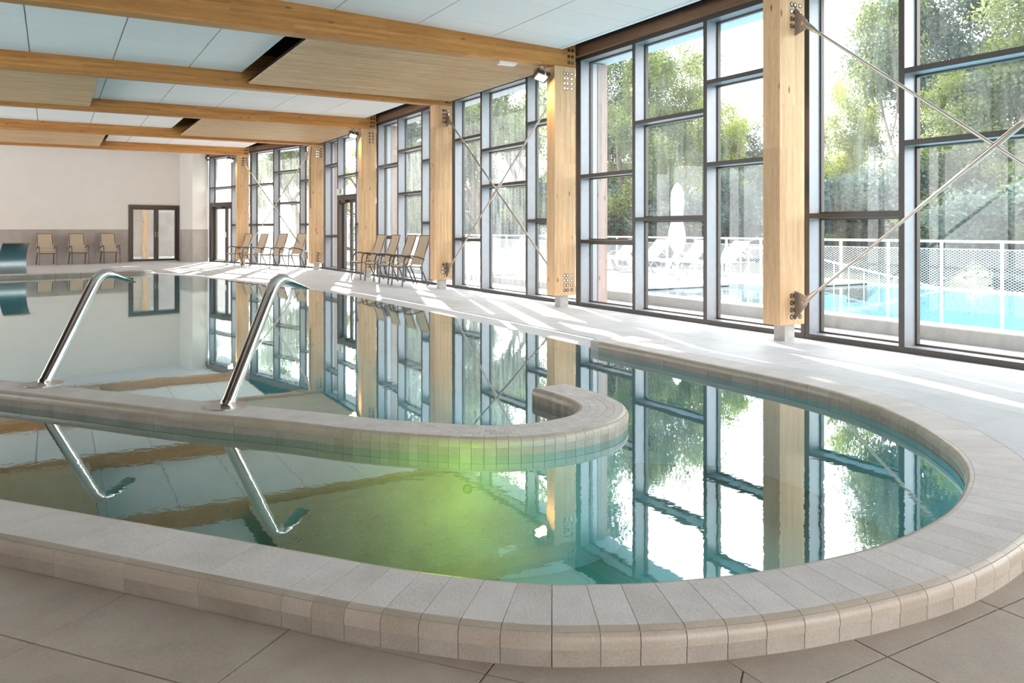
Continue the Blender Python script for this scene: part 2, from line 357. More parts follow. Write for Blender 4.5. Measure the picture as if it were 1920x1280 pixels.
# ------------------------------------------------------------------ floor with tiles
ROOM = [(-9.9, -5.9), (7.5, -5.9), (7.5, 24.8), (5.32, 32.84), (5.2, 34.6), (-9.9, 31.0)]
fl = empty('floor', kind='structure', label='stone floor around the indoor pools')
gx = np.arange(-9.9, 7.6, 0.6); gy = np.arange(-5.9, 35, 0.6)
cells = [[(a, b), (a+.6, b), (a+.6, b+.6), (a, b+.6)] for a in gx for b in gy]
V, F, O = cdt([hole_poly, ROOM] + cells)
mb = MB(); mb.add([(x, y, zfloor(x, y) - 0.006) for x, y in V], [f for f, o in zip(F, O) if 0 not in o and 1 in o])
mb.build('screed', M['deckgrout'], fl)
def near_ok(cx_, cy_):
    return True
def tile_set(rects, mat, name, parent, thick=0.012, mask=None):
    V, F, O = cdt([hole_poly, ROOM, mask or [(90, 90), (91, 90), (91, 91)]] + rects); byt = {}
    for f, o in zip(F, O):
        if 0 in o or 1 not in o or 2 in o: continue
        for k in o:
            if k > 2: byt.setdefault(k, []).append(f)
    n = 0
    for k, fs in byt.items():
        idx = sorted({i for f in fs for i in f}); mp = {j: i for i, j in enumerate(idx)}
        me = bpy.data.meshes.new(name); vs_ = [(V[i][0], V[i][1], zfloor(*V[i])) for i in idx]
        cx0 = sum(v[0] for v in vs_) / len(vs_); cy0 = sum(v[1] for v in vs_) / len(vs_)
        bm = bmesh.new(); bv = [bm.verts.new((v[0]-cx0, v[1]-cy0, v[2])) for v in vs_]
        for f in fs:
            try: bm.faces.new([bv[mp[i]] for i in f])
            except ValueError: pass
        bmesh.ops.dissolve_limit(bm, angle_limit=R(0.05), verts=bm.verts, edges=bm.edges)
        be = [e for e in bm.edges if e.is_boundary]; r = bmesh.ops.extrude_edge_only(bm, edges=be)
        for g in r['geom']:
            if isinstance(g, bmesh.types.BMVert): g.co.z -= thick
        bmesh.ops.recalc_face_normals(bm, faces=bm.faces)
        up = sum(f.normal.z for f in bm.faces)
        if up < 0: bmesh.ops.reverse_faces(bm, faces=bm.faces)
        bm.to_mesh(me); bm.free(); me.materials.append(mat)
        link(name, me, parent, (cx0, cy0, 0)); n += 1
    return n
J = 0.003
# near floor: large tiles laid square to the straight wall of the small pool
ang = math.atan2(-0.785, 0.62); ux = np.array([math.cos(ang), math.sin(ang)]); uy = np.array([-ux[1], ux[0]])
o0 = np.array([-0.05, 2.72]); rects = []
def rrect(o, ux, uy, a0, a1, b0, b1): return [tuple(o + ux*a + uy*b) for a, b in ((a0, b0), (a1, b0), (a1, b1), (a0, b1))]
for i in range(-7, 4):
    for j in range(-5, 3):
        r_ = rrect(o0, ux, uy, i*.65+J, (i+1)*.65-J, j*.34+J, (j+1)*.34-J); c_ = np.mean(r_, axis=0)
        if c_[0] < 2.1 and c_[1] > 0.3 and c_[0] > -3: rects.append(r_)
nt = tile_set(rects, M['floor'], 'floor_tile', fl, mask=[(1.64, -2), (8, -2), (8, 3), (1.64, 3)]); rects = []
for a, i in ((1.64, 0), (2.05, 1), (2.62, 2), (3.2, 3)):
    for j in range(4): rects.append([(a+J, 0.34+j*.36+J), ((1.64, 2.05, 2.62, 3.2, 3.85)[i+1]-J, 0.34+j*.36+J), ((1.64, 2.05, 2.62, 3.2, 3.85)[i+1]-J, 0.34+(j+1)*.36-J), (a+J, 0.34+(j+1)*.36-J)])
nt += tile_set(rects, M['floor'], 'floor_tile', fl)
rects = []
for i in range(5):
    for j in range(0, 45):
        a = 4.55 + i * 0.61; b = 1.4 + j * 0.61
        if b < 29.5: rects.append([(a+J, b+J), (a+.61-J, b+J), (a+.61-J, b+.61-J), (a+J, b+.61-J)])
nt += tile_set(rects, M['deck'], 'floor_tile', fl)
# remaining floor beyond the tiles that can be told apart: one tiled field
V, F, O = cdt([hole_poly, ROOM] + rects + [[(-3.2, 0.34), (3.85, 0.34), (3.85, 6.0), (-3.2, 6.0)]] + [c for c in cells])
nr = len(rects) + 3
mb = MB(); mb.add([(x, y, zfloor(x, y) - 0.001) for x, y in V], [f for f, o in zip(F, O) if 0 not in o and 1 in o and not any(2 <= k < nr for k in o)])
o = mb.build('tile_field', M['deck'], fl); o['kind'] = 'stuff'
# drain
dr = empty('floor_drain', (6.16, 4.01, zfloor(6.16, 4.01)), label='small round floor drain in the pale deck beside the near windows', cat='drain')
mb = MB(); ring_ = [(0.07*math.cos(t), 0.07*math.sin(t)) for t in np.linspace(0, 2*math.pi, 20, endpoint=False)]
mb.prism(ring_, -0.002, 0.004); mb.build('rim', M['brushed'], dr)
mb = MB(); mb.prism([(x*.7, y*.7) for x, y in ring_], 0.003, 0.006); mb.build('grate', M['conc'], dr)

# ------------------------------------------------------------------ pool basins and water
sc0 = lambda x0, y0: float(ring_in.s[np.argmin(np.hypot(ring_in.p[:, 0]-x0, ring_in.p[:, 1]-y0))])
ba = MB(); n = len(water_poly); V, F, _ = cdt([water_poly])
ba.add([(x, y, -0.62) for x, y in V], F)
bs = ba.build('floor_basin', M['basin']); tag(bs, 'turquoise basin bottom under the indoor pool water', kind='structure'); bs.name = 'pool_basin'
mb = MB(); P = water_poly
for i in range(n):
    a, b = P[i], P[(i+1) % n]; mb.add([(a[0], a[1], -0.62), (b[0], b[1], -0.62), (b[0], b[1], WL-0.0), (a[0], a[1], WL-0.0)], [(0, 1, 2, 3)])
mb.build('basin_wall', M['basin'], bs)
near_poly = clean(ring_in.pts(RO, .1, 0.3, sc0(4.7, 4.5)) + [pen.at(s_, 0) for s_ in np.linspace(pen.L, 0.2, 60)])
nb = poly_mesh(near_poly, -.61, 'small_pool_floor', M['darkbasin'], bs)
w = poly_mesh(water_poly, WL, 'pool_water', M['water']); tag(w, 'still turquoise water filling the curved indoor pools', 'water', kind='stuff')

# ------------------------------------------------------------------ coping builder
def sweep(mbd, cv, prof, s0, s1, k, base=0.0, skip_caps=False):
    n = len(prof); V = []; F = []
    for i in range(k + 1):
        s = s0 + (s1 - s0) * i / k
        for o_, z in prof: x, y = cv.at(s, o_ + base); V.append((x, y, z))
    for i in range(k):
        for j in range(n): F.append((i*n+j, i*n+(j+1) % n, (i+1)*n+(j+1) % n, (i+1)*n+j))
    if not skip_caps: F += [tuple(range(n-1, -1, -1)), tuple(k*n+j for j in range(n))]
    mbd.add(V, F)
def bull_prof(side):
    pts = [(RN, T-0.0005)]
    for a in (0, 22, 45, 68, 90): pts.append((RN - RN*math.sin(R(a)), T - RN + RN*math.cos(R(a)) - 0.0005))
    pts += [(0.0, T-0.052), (RN, T-0.052)]; pts = pts[1:]
    return [(o_ if side == 0 else CW - o_, z) for o_, z in pts]
def piece(cv, prof, s0, s1, k, base, name, mat, parent, smooth=False):
    mb = MB(); sweep(mb, cv, prof, s0, s1, k, base); c = cv.at((s0+s1)/2, base + 0.15)
    mb.v = [(x - c[0], y - c[1], z) for x, y, z in mb.v]
    return mb.build(name, mat, parent, (c[0], c[1], 0), smooth=smooth)
def box_prof(a, b, z0, z1): return [(a, z0), (b, z0), (b, z1), (a, z1)]
g = 0.0009
# --- ring coping
rg = empty('pool_coping', label='long curved beige stone coping rounding the small front pool', cat='pool coping')
stations = []; s = 0.0
sc_ = lambda x0, y0: float(ring_in.s[np.argmin(np.hypot(ring_in.p[:, 0]-x0, ring_in.p[:, 1]-y0))])
sA, sB = sc_(.86, 2.6), sc_(4.7, 4.0); sOut = sc_(3.72, 2.15)
while s < ring_in.L - 0.02:
    d = 0.32 if s < sA - 0.16 else (0.108 if s < sB else 0.27)
    e = min(ring_in.L, s + d)
    if ring_in.L - e < 0.08: e = ring_in.L
    stations.append((s, e)); s = e
core = MB(); sweep(core, ring_in, box_prof(0.012, CW-0.012 - 0.0, -0.62, T-0.008), 0, sOut, 150, RO); core.build('core', M['grout'], rg)
core = MB(); sweep(core, ring_in, box_prof(0.012, CW-RN-0.004, -0.62, T-0.008), sOut, ring_in.L, 80, RO); core.build('core', M['grout'], rg)
fw_in = box_prof(0.0035, 0.02, -0.06, T-0.0535); fo = box_prof(CW-0.02, CW-0.0035, 0.0, T-0.0535)
for s0, s1 in stations:
    k = 4 if s1 - s0 > 0.2 else 2; a, b = s0 + g, s1 - g; vis = s0 > sc_(-1.0, 4.9)
    if not vis: continue
    piece(ring_in, box_prof(RN+.001, CW-RN-.001, T-0.012, T), a, b, k, RO, 'coping_stone', M['stone'], rg)
    piece(ring_in, bull_prof(0), a, b, k, RO, 'bullnose_tile', M['bull'], rg, True)
    piece(ring_in, fw_in, a, b, k, RO, 'face_tile', M['facestone'], rg)
    if s1 <= sOut + .02:
        piece(ring_in, bull_prof(1), a, b, k, RO, 'bullnose_tile', M['bull'], rg, True)
        piece(ring_in, fo, a, b, k, RO, 'face_tile', M['facestone'], rg)
core = MB(); sweep(core, ring_in, [(0, -.62), (CW, -.62), (CW, T-.03), (CW-.03, T), (.03, T), (0, T-.03)], 0, sc_(-1.0, 4.9), 20, RO); core.build('plain_run', M['stone'], rg)
# cross leg closing the ring at the main pool
mb = MB(); mb.box(4.968, 5.36, 6.19, 6.56, 0.0, T); mb.build('end_block', M['stone'], rg, bevel=0.02)
mb = MB(); mb.box(4.70, 4.967, 6.385, 6.56, -.3, T); mb.build('end_block', M['stone'], rg, bevel=0.02)
# --- dividing wall
dv = empty('dividing_wall', label='hooked stone dividing wall standing in the water with two steel jets', cat='pool wall')
HB = -CW / 2
def cs(x0, y0): return float(pen.s[np.argmin(np.hypot(pen.p[:, 0]-x0, pen.p[:, 1]-y0))])
core = MB(); sweep(core, pen, box_prof(0.012, CW-.012, -0.62, T-.008), 0, pen.L-.01, 200, HB); core.build('core', M['grout'], dv)
core = MB(); sweep(core, pen, box_prof(0.004, CW-.004, -.62, -.031), 0, pen.L-.005, 200, HB); core.build('underwater_wall', M['facestone'], dv)
sC = cs(1.45, 4.5); s = cs(-1.2, 7.8); st = []
pr = MB(); sweep(pr, pen, [(0, -.62), (CW, -.62), (CW, T-.03), (CW-.03, T), (.03, T), (0, T-.03)], 0, s, 20, HB); pr.build('plain_run', M['stone'], dv)
while s < pen.L - 0.01:
    d = 0.30 if s < sC - .1 else 0.0545; e = min(pen.L, s + d)
    if pen.L - e < 0.03: e = pen.L
    st.append((s, e)); s = e
for i, (s0, s1) in enumerate(st):
    small = s1 - s0 < 0.12; a, b = s0 + g*.8, s1 - g*.8; k = 1 if small else 4
    if small:
        for r_ in range(5):
            w0 = RN + FW * r_ / 5 + .0012; w1 = RN + FW * (r_+1) / 5 - .0012; off = 0.027 * (r_ % 2)
            a2, b2 = (a + off if st[i-1][1]-st[i-1][0] < .12 else a), min(b + off, pen.L - .002)
            if b2 - a2 > 0.01: piece(pen, box_prof(w0, w1, T-.012, T), a2, b2, 1, HB, 'mosaic_stone', M['stone'], dv)
    else: piece(pen, box_prof(RN+.001, CW-RN-.001, T-.012, T), a, b, k, HB, 'top_slab', M['stone'], dv)
    for sd_ in (0, 1):
        fp = box_prof(.0035, .02, -.03, T-.0535) if sd_ == 0 else box_prof(CW-.02, CW-.0035, -.03, T-.0535)
        piece(pen, bull_prof(sd_), a, b, k, HB, 'bullnose_tile', M['bull'], dv, True)
        piece(pen, fp, a, b, k, HB, 'face_tile', M['facestone'], dv)
x, y = pen.at(pen.L, 0)
# rounded closing tile at the free end
mb = MB(); sweep(mb, pen, [(0.0, -.45), (CW, -.45), (CW, T-RN)] + [(CW-RN+RN*math.cos(R(a)), T-RN+RN*math.sin(R(a))-.0005) for a in (30, 60, 90)] + [(RN-RN*math.cos(R(a)), T-RN+RN*math.sin(R(a))-.0005) for a in (90, 60, 30)] + [(0.0, T-RN)], pen.L-.012, pen.L, 1, HB)
mb.build('end_tile', M['bull'], dv)

# ------------------------------------------------------------------ overflow edge of the main pool
ov = empty('overflow_edge', label='curved overflow edge with dark slot between the main pool and the window deck', cat='pool edge')
def zs(x, y): return zfloor(x, y)
def strip(cv, o0, o1, z0, z1, name, mat, step=0.25):
    mb = MB(); n = int(cv.L / step); V = []
    for i in range(n + 1):
        s_ = cv.L * i / n; a = cv.at(s_, o0); b = cv.at(s_, o1); za = zs(*cv.at(s_, .1))
        V += [(a[0], a[1], za + z0), (b[0], b[1], za + z1)]
    return mb.add(V, [(2*i, 2*i+1, 2*i+3, 2*i+2) for i in range(n)]).build(name, mat, ov)
strip(slot, -0.02, 0.035, -0.03, -0.03, 'slot_bottom', M['black'])
nst = int(slot.L / 0.6)
for i in range(nst):
    s0, s1 = slot.L * i / nst + .002, slot.L * (i + 1) / nst - .002; mb = MB(); V = []
    for k in range(4):
        s_ = lerp(s0, s1, k / 3); zt = zs(*slot.at(s_, .1)) - .002
        for o_, z in ((-.372, WL-.08), (-.022, zt-.06), (-.022, zt), (-.372, WL-.004)): p = slot.at(s_, o_); V.append((p[0], p[1], z))
    Fq = [(k*4+j, k*4+(j+1) % 4, (k+1)*4+(j+1) % 4, (k+1)*4+j) for k in range(3) for j in range(4)] + [(3, 2, 1, 0), (12, 13, 14, 15)]
    mb.add(V, Fq).build('beach_tile', M['deck'], ov)
# far raised coping
fc = empty('far_coping', (far0[0], far0[1], 0), math.atan2(FARD[1], FARD[0]), label='straight grey raised coping at the far end of the main pool', cat='pool coping')
mb = MB(); mb.box(0.0, 10.5, -0.92, 0.0, -0.62, T-.035); mb.build('core', M['grout'], fc)
for i in range(17):
    mb = MB(); mb.box(i*.6+.002, (i+1)*.6-.002, -0.9, 0.012, T-.035, T+.012); mb.build('coping_stone', M['stone'], fc, bevel=.012)
    mb = MB(); mb.box(i*.6+.002, (i+1)*.6-.002, -0.005, 0.006, -.1, T-.037); mb.build('face_tile', M['facestone'], fc)

# ------------------------------------------------------------------ walls, pillar, ceiling slab
def wallbox(name, poly, z0, z1, mat, **k):
    o = MB().prism(poly, z0, z1).build(name, mat); tag(o, kind='structure'); return o
wd = np.array([0.970, 0.2425]); wn_ = np.array([-0.2425, 0.970]); wp = np.array([4.43, 34.30])   # far wall line
def wpt(a, b=0.0): q = wp + wd*a + wn_*b; return (q[0], q[1])
LD, RD = -1.93, 0.0     # door edges along the wall
wf = empty('wall_back', kind='structure')
def wseg(a0, a1, z0, z1, mat, name, b0=0.0, b1=0.2):
    return MB().prism([wpt(a0, b0), wpt(a1, b0), wpt(a1, b1), wpt(a0, b1)], z0, z1).build(name, mat, wf)
wseg(-15, LD, 0, 4.5, M['plaster'], 'plaster'); wseg(LD, RD, 2.2, 4.5, M['plaster'], 'plaster'); wseg(RD, .5, 0, 4.5, M['plaster'], 'plaster')
for i in range(11):
    a1 = LD - i*1.2; wseg(a1-1.197, a1, 0, 1.25, M['wains'], 'wainscot_panel', -.012, 0)
pl = empty('wall_pillar', kind='structure', label='cream pillar with grey tiled base beside the far glass door')
pp = [(4.43, 34.28), (4.67, 32.5), (5.29, 32.85), (5.42, 34.4)]
MB().prism(pp, 0, 4.5).build('plaster', M['plaster'], pl)
def face_panel(a, b, z0, z1, t=.012):
    a = np.array(a); b = np.array(b); d = b - a; n_ = np.array([d[1], -d[0]]) / np.linalg.norm(d) * t
    return MB().prism([tuple(a), tuple(b), tuple(b + n_), tuple(a + n_)], z0, z1)
face_panel(pp[0], pp[1], 0, 1.25).build('wainscot_panel', M['wains'], pl)
face_panel(pp[1], pp[2], 0, 1.25).build('wainscot_panel', M['wains'], pl)
wlf = empty('wall_left', kind='structure')  # unseen wall; its unglazed bays are added to light the room from the left
MB().box(-10.1, -9.9, -6, 9, 0, 4.5).build('plaster', M['plaster'], wlf); MB().box(-10.1, -9.9, 9, 31.2, 4.2, 4.5).build('plaster', M['plaster'], wlf)
for a in np.arange(9, 31.1, 2.2): MB().box(-10.1, -9.9, a-.05, a+.05, 0, 4.2).build('mullion', M['frame'], wlf)
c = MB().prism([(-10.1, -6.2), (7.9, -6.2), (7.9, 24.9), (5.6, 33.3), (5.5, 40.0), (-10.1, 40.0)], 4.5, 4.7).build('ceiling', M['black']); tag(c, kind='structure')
# far flat white ceiling strip beyond the last beam
o = MB().box(-9.9, 6.5, 29.46, 36, 4.25, 4.3).build('ceiling_far', M['offwhite']); tag(o, kind='structure'); o.name = 'ceiling'
# unseen wall behind the camera, open bays added to let daylight in
wb = empty('wall_front', kind='structure')
MB().box(-10, -1.5, -6.1, -5.9, 0, 4.5).build('plaster', M['plaster'], wb); MB().box(-1.5, 7.5, -6.1, -5.9, 3.9, 4.5).build('plaster', M['plaster'], wb)
for a in np.arange(-1.5, 7.6, 1.5): MB().box(a-.04, a+.04, -6.1, -5.9, 0, 3.9).build('mullion', M['frame'], wb)

# ------------------------------------------------------------------ facade columns, beams, braces
CY = [24.40, 19.75, 15.20, 10.62, 6.10, 1.52, -3.05]
XC0, XC1, CD = 6.93, 7.33, 0.24
cyl_me = MB().tube([(0, 0.004, 0), (0, -0.006, 0)], 0.017, 12).mesh('bolt', M['steel'], False)
hole_me = MB().tube([(0, 0.001, 0), (0, -0.0015, 0)], 0.027, 14).mesh('bolt_recess', M['black'], False)
def bolt(parent, x, y, z):
    b = link('bolt', hole_me, parent, (x, y, z)); link('bolt_head', cyl_me, b, (-0.004, 0, 0))
names = {1: 'largest one nearest the camera with both tie rods on its front', 3: 'one carrying a lit floodlight beside the tall window', 2: 'one with a tie rod bracket behind the first row of four chairs',
         4: 'one with a lit floodlight behind four brown chairs', 5: 'one at the corner where the glass wall turns', 6: 'farthest one, beside the exit door', 0: 'one beyond the right edge of the picture'}
ROD_BAYS = []
columns = []
for i, y in enumerate(CY + [28.95]):
    far = i == 7; x0 = XC0 if not far else 5.62
    lab = ['glulam timber column at the corner where the window wall turns', 'glulam timber column with a lit floodlight, behind the nearer group of four sling chairs',
           'glulam timber column with brace bracket, just right of the nearer four sling chairs', 'glulam timber column with a lit floodlight and full bolt grid, third from the right',
           'pale glulam timber column with tie rods fixed to its face, nearest the camera', 'glulam timber column out of frame to the right', 'glulam timber column behind the camera',
           'farthest glulam timber column, with a small lit floodlight beside the far door'][i]
    c = empty('timber_column', (x0, y, 0), label=lab, cat='column', group='timber columns of the glass wall'); columns.append(c)
    MB().box(0, .40, 0, CD, 0.19, 3.86).build('shaft', M['column'], c, bevel=.004)
    mb = MB(); mb.box(.13, .29, .045, .20, -0.02, 0.19); mb.build('concrete_foot', M['conc'], c, bevel=.004)
    if y > 0:
        for z in (.276, .355, .433, .513):
            for x in (.19, .245, .325): bolt(c, x, 0, z)
        tops = (3.51, 3.59, 3.67, 3.75)
        for z in tops:
            for x in ((.19, .245, .325) if i not in (1,) else (.22, .31)):
                bolt(c, x, 0, z)
BY = CY[:6] + [28.95]
bl = ['glulam ceiling beam at the turn of the window wall, second from the far end', 'glulam ceiling beam landing on the column behind the nearer sling chairs', 'glulam ceiling beam landing on the column right of the nearer sling chairs',
      'nearest glulam ceiling beam in view, crossing the top left to the second column', 'glulam ceiling beam over the nearest column, out of frame above', 'glulam ceiling beam behind the camera', 'farthest glulam ceiling beam, in front of the cream far wall']
for i, y in enumerate(BY):
    x1 = XC1 if y < 28 else 6.02
    b = empty('ceiling_beam', (0, y, 0), label=bl[i], cat='beam', group='glulam ceiling beams')
    MB().box(-9.9, x1, 0.0, CD + .0, 3.862, 4.5).build('glulam', M['beam'], b, bevel=.004)
    for z in (3.93, 4.03, 4.13):
        for x in (-.13, -.06): bolt(b, x1 + x, 0, z)
# tie rods
def brace(x, yA, yB, label, zt=3.52, zb=.45, grp='crossed steel tie rods'):
    dirn = Vector((0, -1, 0))
    for k, (za, zz) in enumerate(((zt, zb), (zb, zt))):
        r_ = empty('tie_rod', (x, yA, za), label=label[k], cat='tie rod', group=grp)
        p = Vector((0, -.12, 0)); q = Vector((0, yB - yA + .12, zz - za)); d = (q - p).normalized()
        MB().tube([p + d*.16, q - d*.16], .0165, 10).build('rod', M['rod'], r_, smooth=True)
        for e, dd in ((p, d), (q, -d)):
            MB().tube([e - dd*.03, e + dd*.05, e + dd*.13, e + dd*.22], [.034, .036, .03, .019], 10, sx=[.012, .02, .024, .019]).build('fork_end', M['rod'], r_, smooth=True)
        s_ = 1 if za > zz else -1
        for (e, yo, sg) in ((p, 0.0, 1), (q, yB - yA, -1)):
            up = (s_ if sg == 1 else -s_)
            zc = e.z
            poly = [(yo + .02*sg, zc + up*.23), (yo - .16*sg, zc + up*.03), (yo - .17*sg, zc - up*.05), (yo - .12*sg, zc - up*.08), (yo + .02*sg, zc - up*.12)]
            V = [(-.006, a, b) for a, b in poly] + [(.006, a, b) for a, b in poly]; n_ = len(poly)
            MB().add(V, [tuple(range(n_)), tuple(range(2*n_-1, n_-1, -1))] + [(i, (i+1) % n_, n_+(i+1) % n_, n_+i) for i in range(n_)]).build('gusset_plate', M['bracket'], r_)
            MB().tube([(-.022, e.y, e.z), (.022, e.y, e.z)], .018, 12).build('pin', M['steel'], r_)
        if k == 1:
            m_ = (p + q) / 2; MB().tube([m_ - d*.30, m_ - d*.26, m_ + d*.26, m_ + d*.30], [.018, .028, .028, .018], 10).build('turnbuckle', M['rod'], r_, smooth=True)
brace(7.175, 6.10, 1.76, ('steel tie rod falling from the top of the nearest column to the right', 'steel tie rod rising to the right from the foot of the nearest column'))
brace(7.205, 15.20, 10.86, ('steel tie rod falling from the fourth column from the right in the middle window', 'steel tie rod rising from the foot of the column beside the sling chairs'))
# far tie rods, in the turned bay
r0 = Vector((6.9, 24.70, 0)); r1 = Vector((5.86, 28.86, 0)); dd = (r1 - r0); LL = dd.length
a_ = math.atan2(dd.y, dd.x)
for k, (za, zz) in enumerate(((3.55, .45), (.45, 3.55))):
    r_ = empty('tie_rod', (r0.x, r0.y, 0), a_, label=('far steel tie rod falling from the farthest column behind four chairs', 'far steel tie rod rising from behind the farthest chairs to the corner column')[1-k], cat='tie rod', group='crossed steel tie rods')
    MB().tube([(0, 0, za), (LL, 0, zz)], .017, 8).build('rod', M['rod'], r_, smooth=True)
    for xx, z_ in ((.05, za), (LL-.05, zz)): MB().box(xx-.1, xx+.1, -.006, .006, z_-.12, z_+.12).build('gusset_plate', M['bracket'], r_)
# floodlights on three columns, with their own light
def flood(x, y, z, label, e=28, sc=1.0):
    l = empty('floodlight', (x, y, z), label=label, cat='floodlight', group='warm floodlights under the beams')
    q = Matrix.Rotation(R(-24), 4, 'X') @ Matrix.Rotation(R(16), 4, 'Y')
    def tf(mb): mb.v = [tuple(q @ Vector(p)) for p in mb.v]; return mb
    tf(MB().box(-.13, .11, -.10, .10, -.02, .045)).build('housing', M['chairmetal'], l, bevel=.01)
    mb = MB()
    for k in range(6): mb.box(-.11+k*.04, -.10+k*.04, -.09, .09, .045, .075)
    tf(mb).build('cooling_fins', M['chairmetal'], l)
    tf(MB().box(-.09, .07, -.065, .065, -.026, -.021)).build('lens', M['lampglow'], l)
    mb = MB(); mb.tube([(0, -.115, 0), (0, -.115, .10), (0, -.06, .165), (0, .06, .165), (0, .115, .10), (0, .115, 0)], .012, 6); mb.build('bracket', M['bracket'], l)
    MB().tube([(0, .06, .16), (-.06, .04, .13), (-.13, .02, .10), (-.10, 0, .04)], .007, 6).build('cable', M['chairmetal'], l)
    s_ = bpy.data.lights.new('floodlight_beam', 'SPOT'); s_.energy = e; s_.color = (1.0, .58, .20); s_.spot_size = R(150); s_.spot_blend = .9; s_.shadow_soft_size = .06
    so_ = bpy.data.objects.new('floodlight_beam', s_); COL.objects.link(so_); so_.parent = l; so_.location = (0.02, 0, -.05); so_.rotation_euler = (0, R(18), 0)
flood(6.76, 10.74, 3.68, 'lit warm floodlight on the third column from the right', 34)
flood(6.76, 19.87, 3.68, 'lit warm floodlight above the nearer group of sling chairs', 34)
flood(5.44, 29.07, 3.68, 'small lit floodlight on the farthest column beside the exit door', 34)
flood(-3.6, 29.3, 3.4, 'added unseen floodlight left of the picture, lightening the far wall', 60)  # extra lamp out of view, added to warm and lighten the far wall
lu = empty('emergency_light', (6.15, 10.78, 3.862), label='flat white emergency light under the nearest beam', cat='light fitting')
MB().add([(-.16,-.055,0),(.16,-.055,0),(.16,.055,0),(-.16,.055,0),(-.16,-.05,-.055),(.13,-.05,-.055),(.13,.05,-.055),(-.16,.05,-.055)], [(0,1,2,3),(7,6,5,4),(0,4,5,1),(1,5,6,2),(2,6,7,3),(3,7,4,0)]).build('housing', M['white'], lu, bevel=.004)
MB().box(-.163, -.158, -.05, .05, -.05, -.004).build('end_cap', M['conc'], lu)

# ------------------------------------------------------------------ ceiling bays
def tiles(name, y0, y1, x0, x1, z, label, slope=0.0, xref=7.1, edge_trim=None):
    t = empty('tiled_ceiling', (0, y0, z), label=label, cat='ceiling panel', group='white tiled ceiling bays')
    n = 7; py = (y1 - y0) / n; xs = []; x = x1
    first = True; off = [4.56+1.22*2, 4.56]  # joint lattice
    lat = sorted([4.56 + 1.2175 * k for k in range(-14, 4)])
    cuts = [x0] + [a for a in lat if x0 + .08 < a < x1 - .08] + [x1]
    me_cache = {}
    for a, b in zip(cuts[:-1], cuts[1:]):
        key = round(b - a, 3)
        if key not in me_cache: me_cache[key] = MB().box(.009, b-a-.009, .003, py-.003, 0, .015).mesh('ceiling_tile', M['tilewhite'])
        for j in range(n):
            o = link('ceiling_tile', me_cache[key], t, (a, j*py, (xref - a) * slope), (0, math.atan(slope), 0))
    MB().box(x0, x1, 0, y1-y0, .016 + (xref-x1)*slope, .03 + (xref-x1)*slope).build('grid_backing', M['conc'], t, rot=(0, 0, 0)) if slope == 0 else None
    if slope:
        mb = MB(); L_ = x1 - x0
        mb.add([(x0, 0, .017+(xref-x0)*slope), (x1, 0, .017+(xref-x1)*slope), (x1, y1-y0, .017+(xref-x1)*slope), (x0, y1-y0, .017+(xref-x0)*slope)], [(0, 1, 2, 3)]).build('grid_backing', M['conc'], t)
    if edge_trim is not None:
        MB().box(edge_trim-.012, edge_trim+.012, 0, y1-y0, -.004, .05).build('edge_trim', M['white'], t)
    return t
def slats(y0, y1, x0, x1, z, label, pitch=.0655):
    s_ = empty('slat_panel', (x0, y0, z), label=label, cat='slatted panel', group='timber slat ceiling panels')
    n = int((y1 - y0 - .02) / pitch); me = MB().box(0, x1-x0, 0, .038, 0, .032).mesh('slat', M['slat'])
    for i in range(n): link('slat', me, s_, (0, .012 + i*pitch, 0))
    for k in range(int((x1-x0)/.6)+1):
        MB().box(.05+k*.6, .09+k*.6, .005, y1-y0-.005, .034, .07).build('batten', M['black'], s_)
    MB().box(0.01, x1-x0+.02, .005, y1-y0-.005, .075, .08).build('felt', M['black'], s_)
tiles('a', 6.34, 10.62, -2.8, 7.08, 4.13, 'white tiled ceiling bay at the top centre, nearest the camera', slope=.031)
tiles('b', 10.86, 15.20, -5.2, 3.02, 4.15, 'white tiled ceiling bay at the top left, next to a dark gap', edge_trim=3.02)
slats(10.86, 15.20, 3.14, 7.24, 3.93, 'largest timber slat ceiling panel, running to the middle window')
slats(15.44, 19.75, -6.0, .72, 3.93, 'timber slat ceiling panel at the left edge, second beam gap')
tiles('c', 15.44, 19.75, .75, 7.03, 4.13, 'white tiled ceiling bay between the second and third beams')
tiles('d', 19.99, 24.40, -7.0, 2.95, 4.12, 'long white tiled ceiling bay between the third and fourth beams')
slats(19.99, 24.40, 3.18, 7.24, 3.93, 'timber slat ceiling panel above the nearer sling chairs')
slats(24.64, 28.95, -7.0, 1.33, 3.93, 'farthest timber slat ceiling panel at the left edge')
tiles('e', 24.64, 28.95, 1.5, 5.9, 4.12, 'white tiled ceiling bay in front of the farthest beam')
tiles('f', 1.76, 6.10, -2.8, 7.08, 4.13, 'white tiled ceiling bay above the camera')
# lintels
for i, (y0, y1) in enumerate(((-3.0, 1.5), (1.76, 6.1), (6.34, 10.62), (10.86, 15.2), (15.44, 19.75), (19.99, 24.4))):
    o = MB().box(7.40, 7.56, y0-.24, y1+.0, 4.062, 4.21).build('trim_%d' % (i+1), M['lintel']); tag(o, kind='structure')
o = MB().prism([(7.40, 24.4), (7.56, 24.4), (7.54, 24.85), (5.4, 32.85), (5.22, 32.85), (7.38, 24.85)], 4.062, 4.22).build('trim_7', M['lintel']); tag(o, kind='structure')
o = MB().prism([(7.33, -6), (7.42, -6), (7.42, 24.8), (5.3, 32.9), (5.22, 32.85), (7.33, 24.8)], 4.21, 4.5).build('trim_8', M['black']); tag(o, kind='structure')  # black strip stands in for the shade in the gap above the lintels

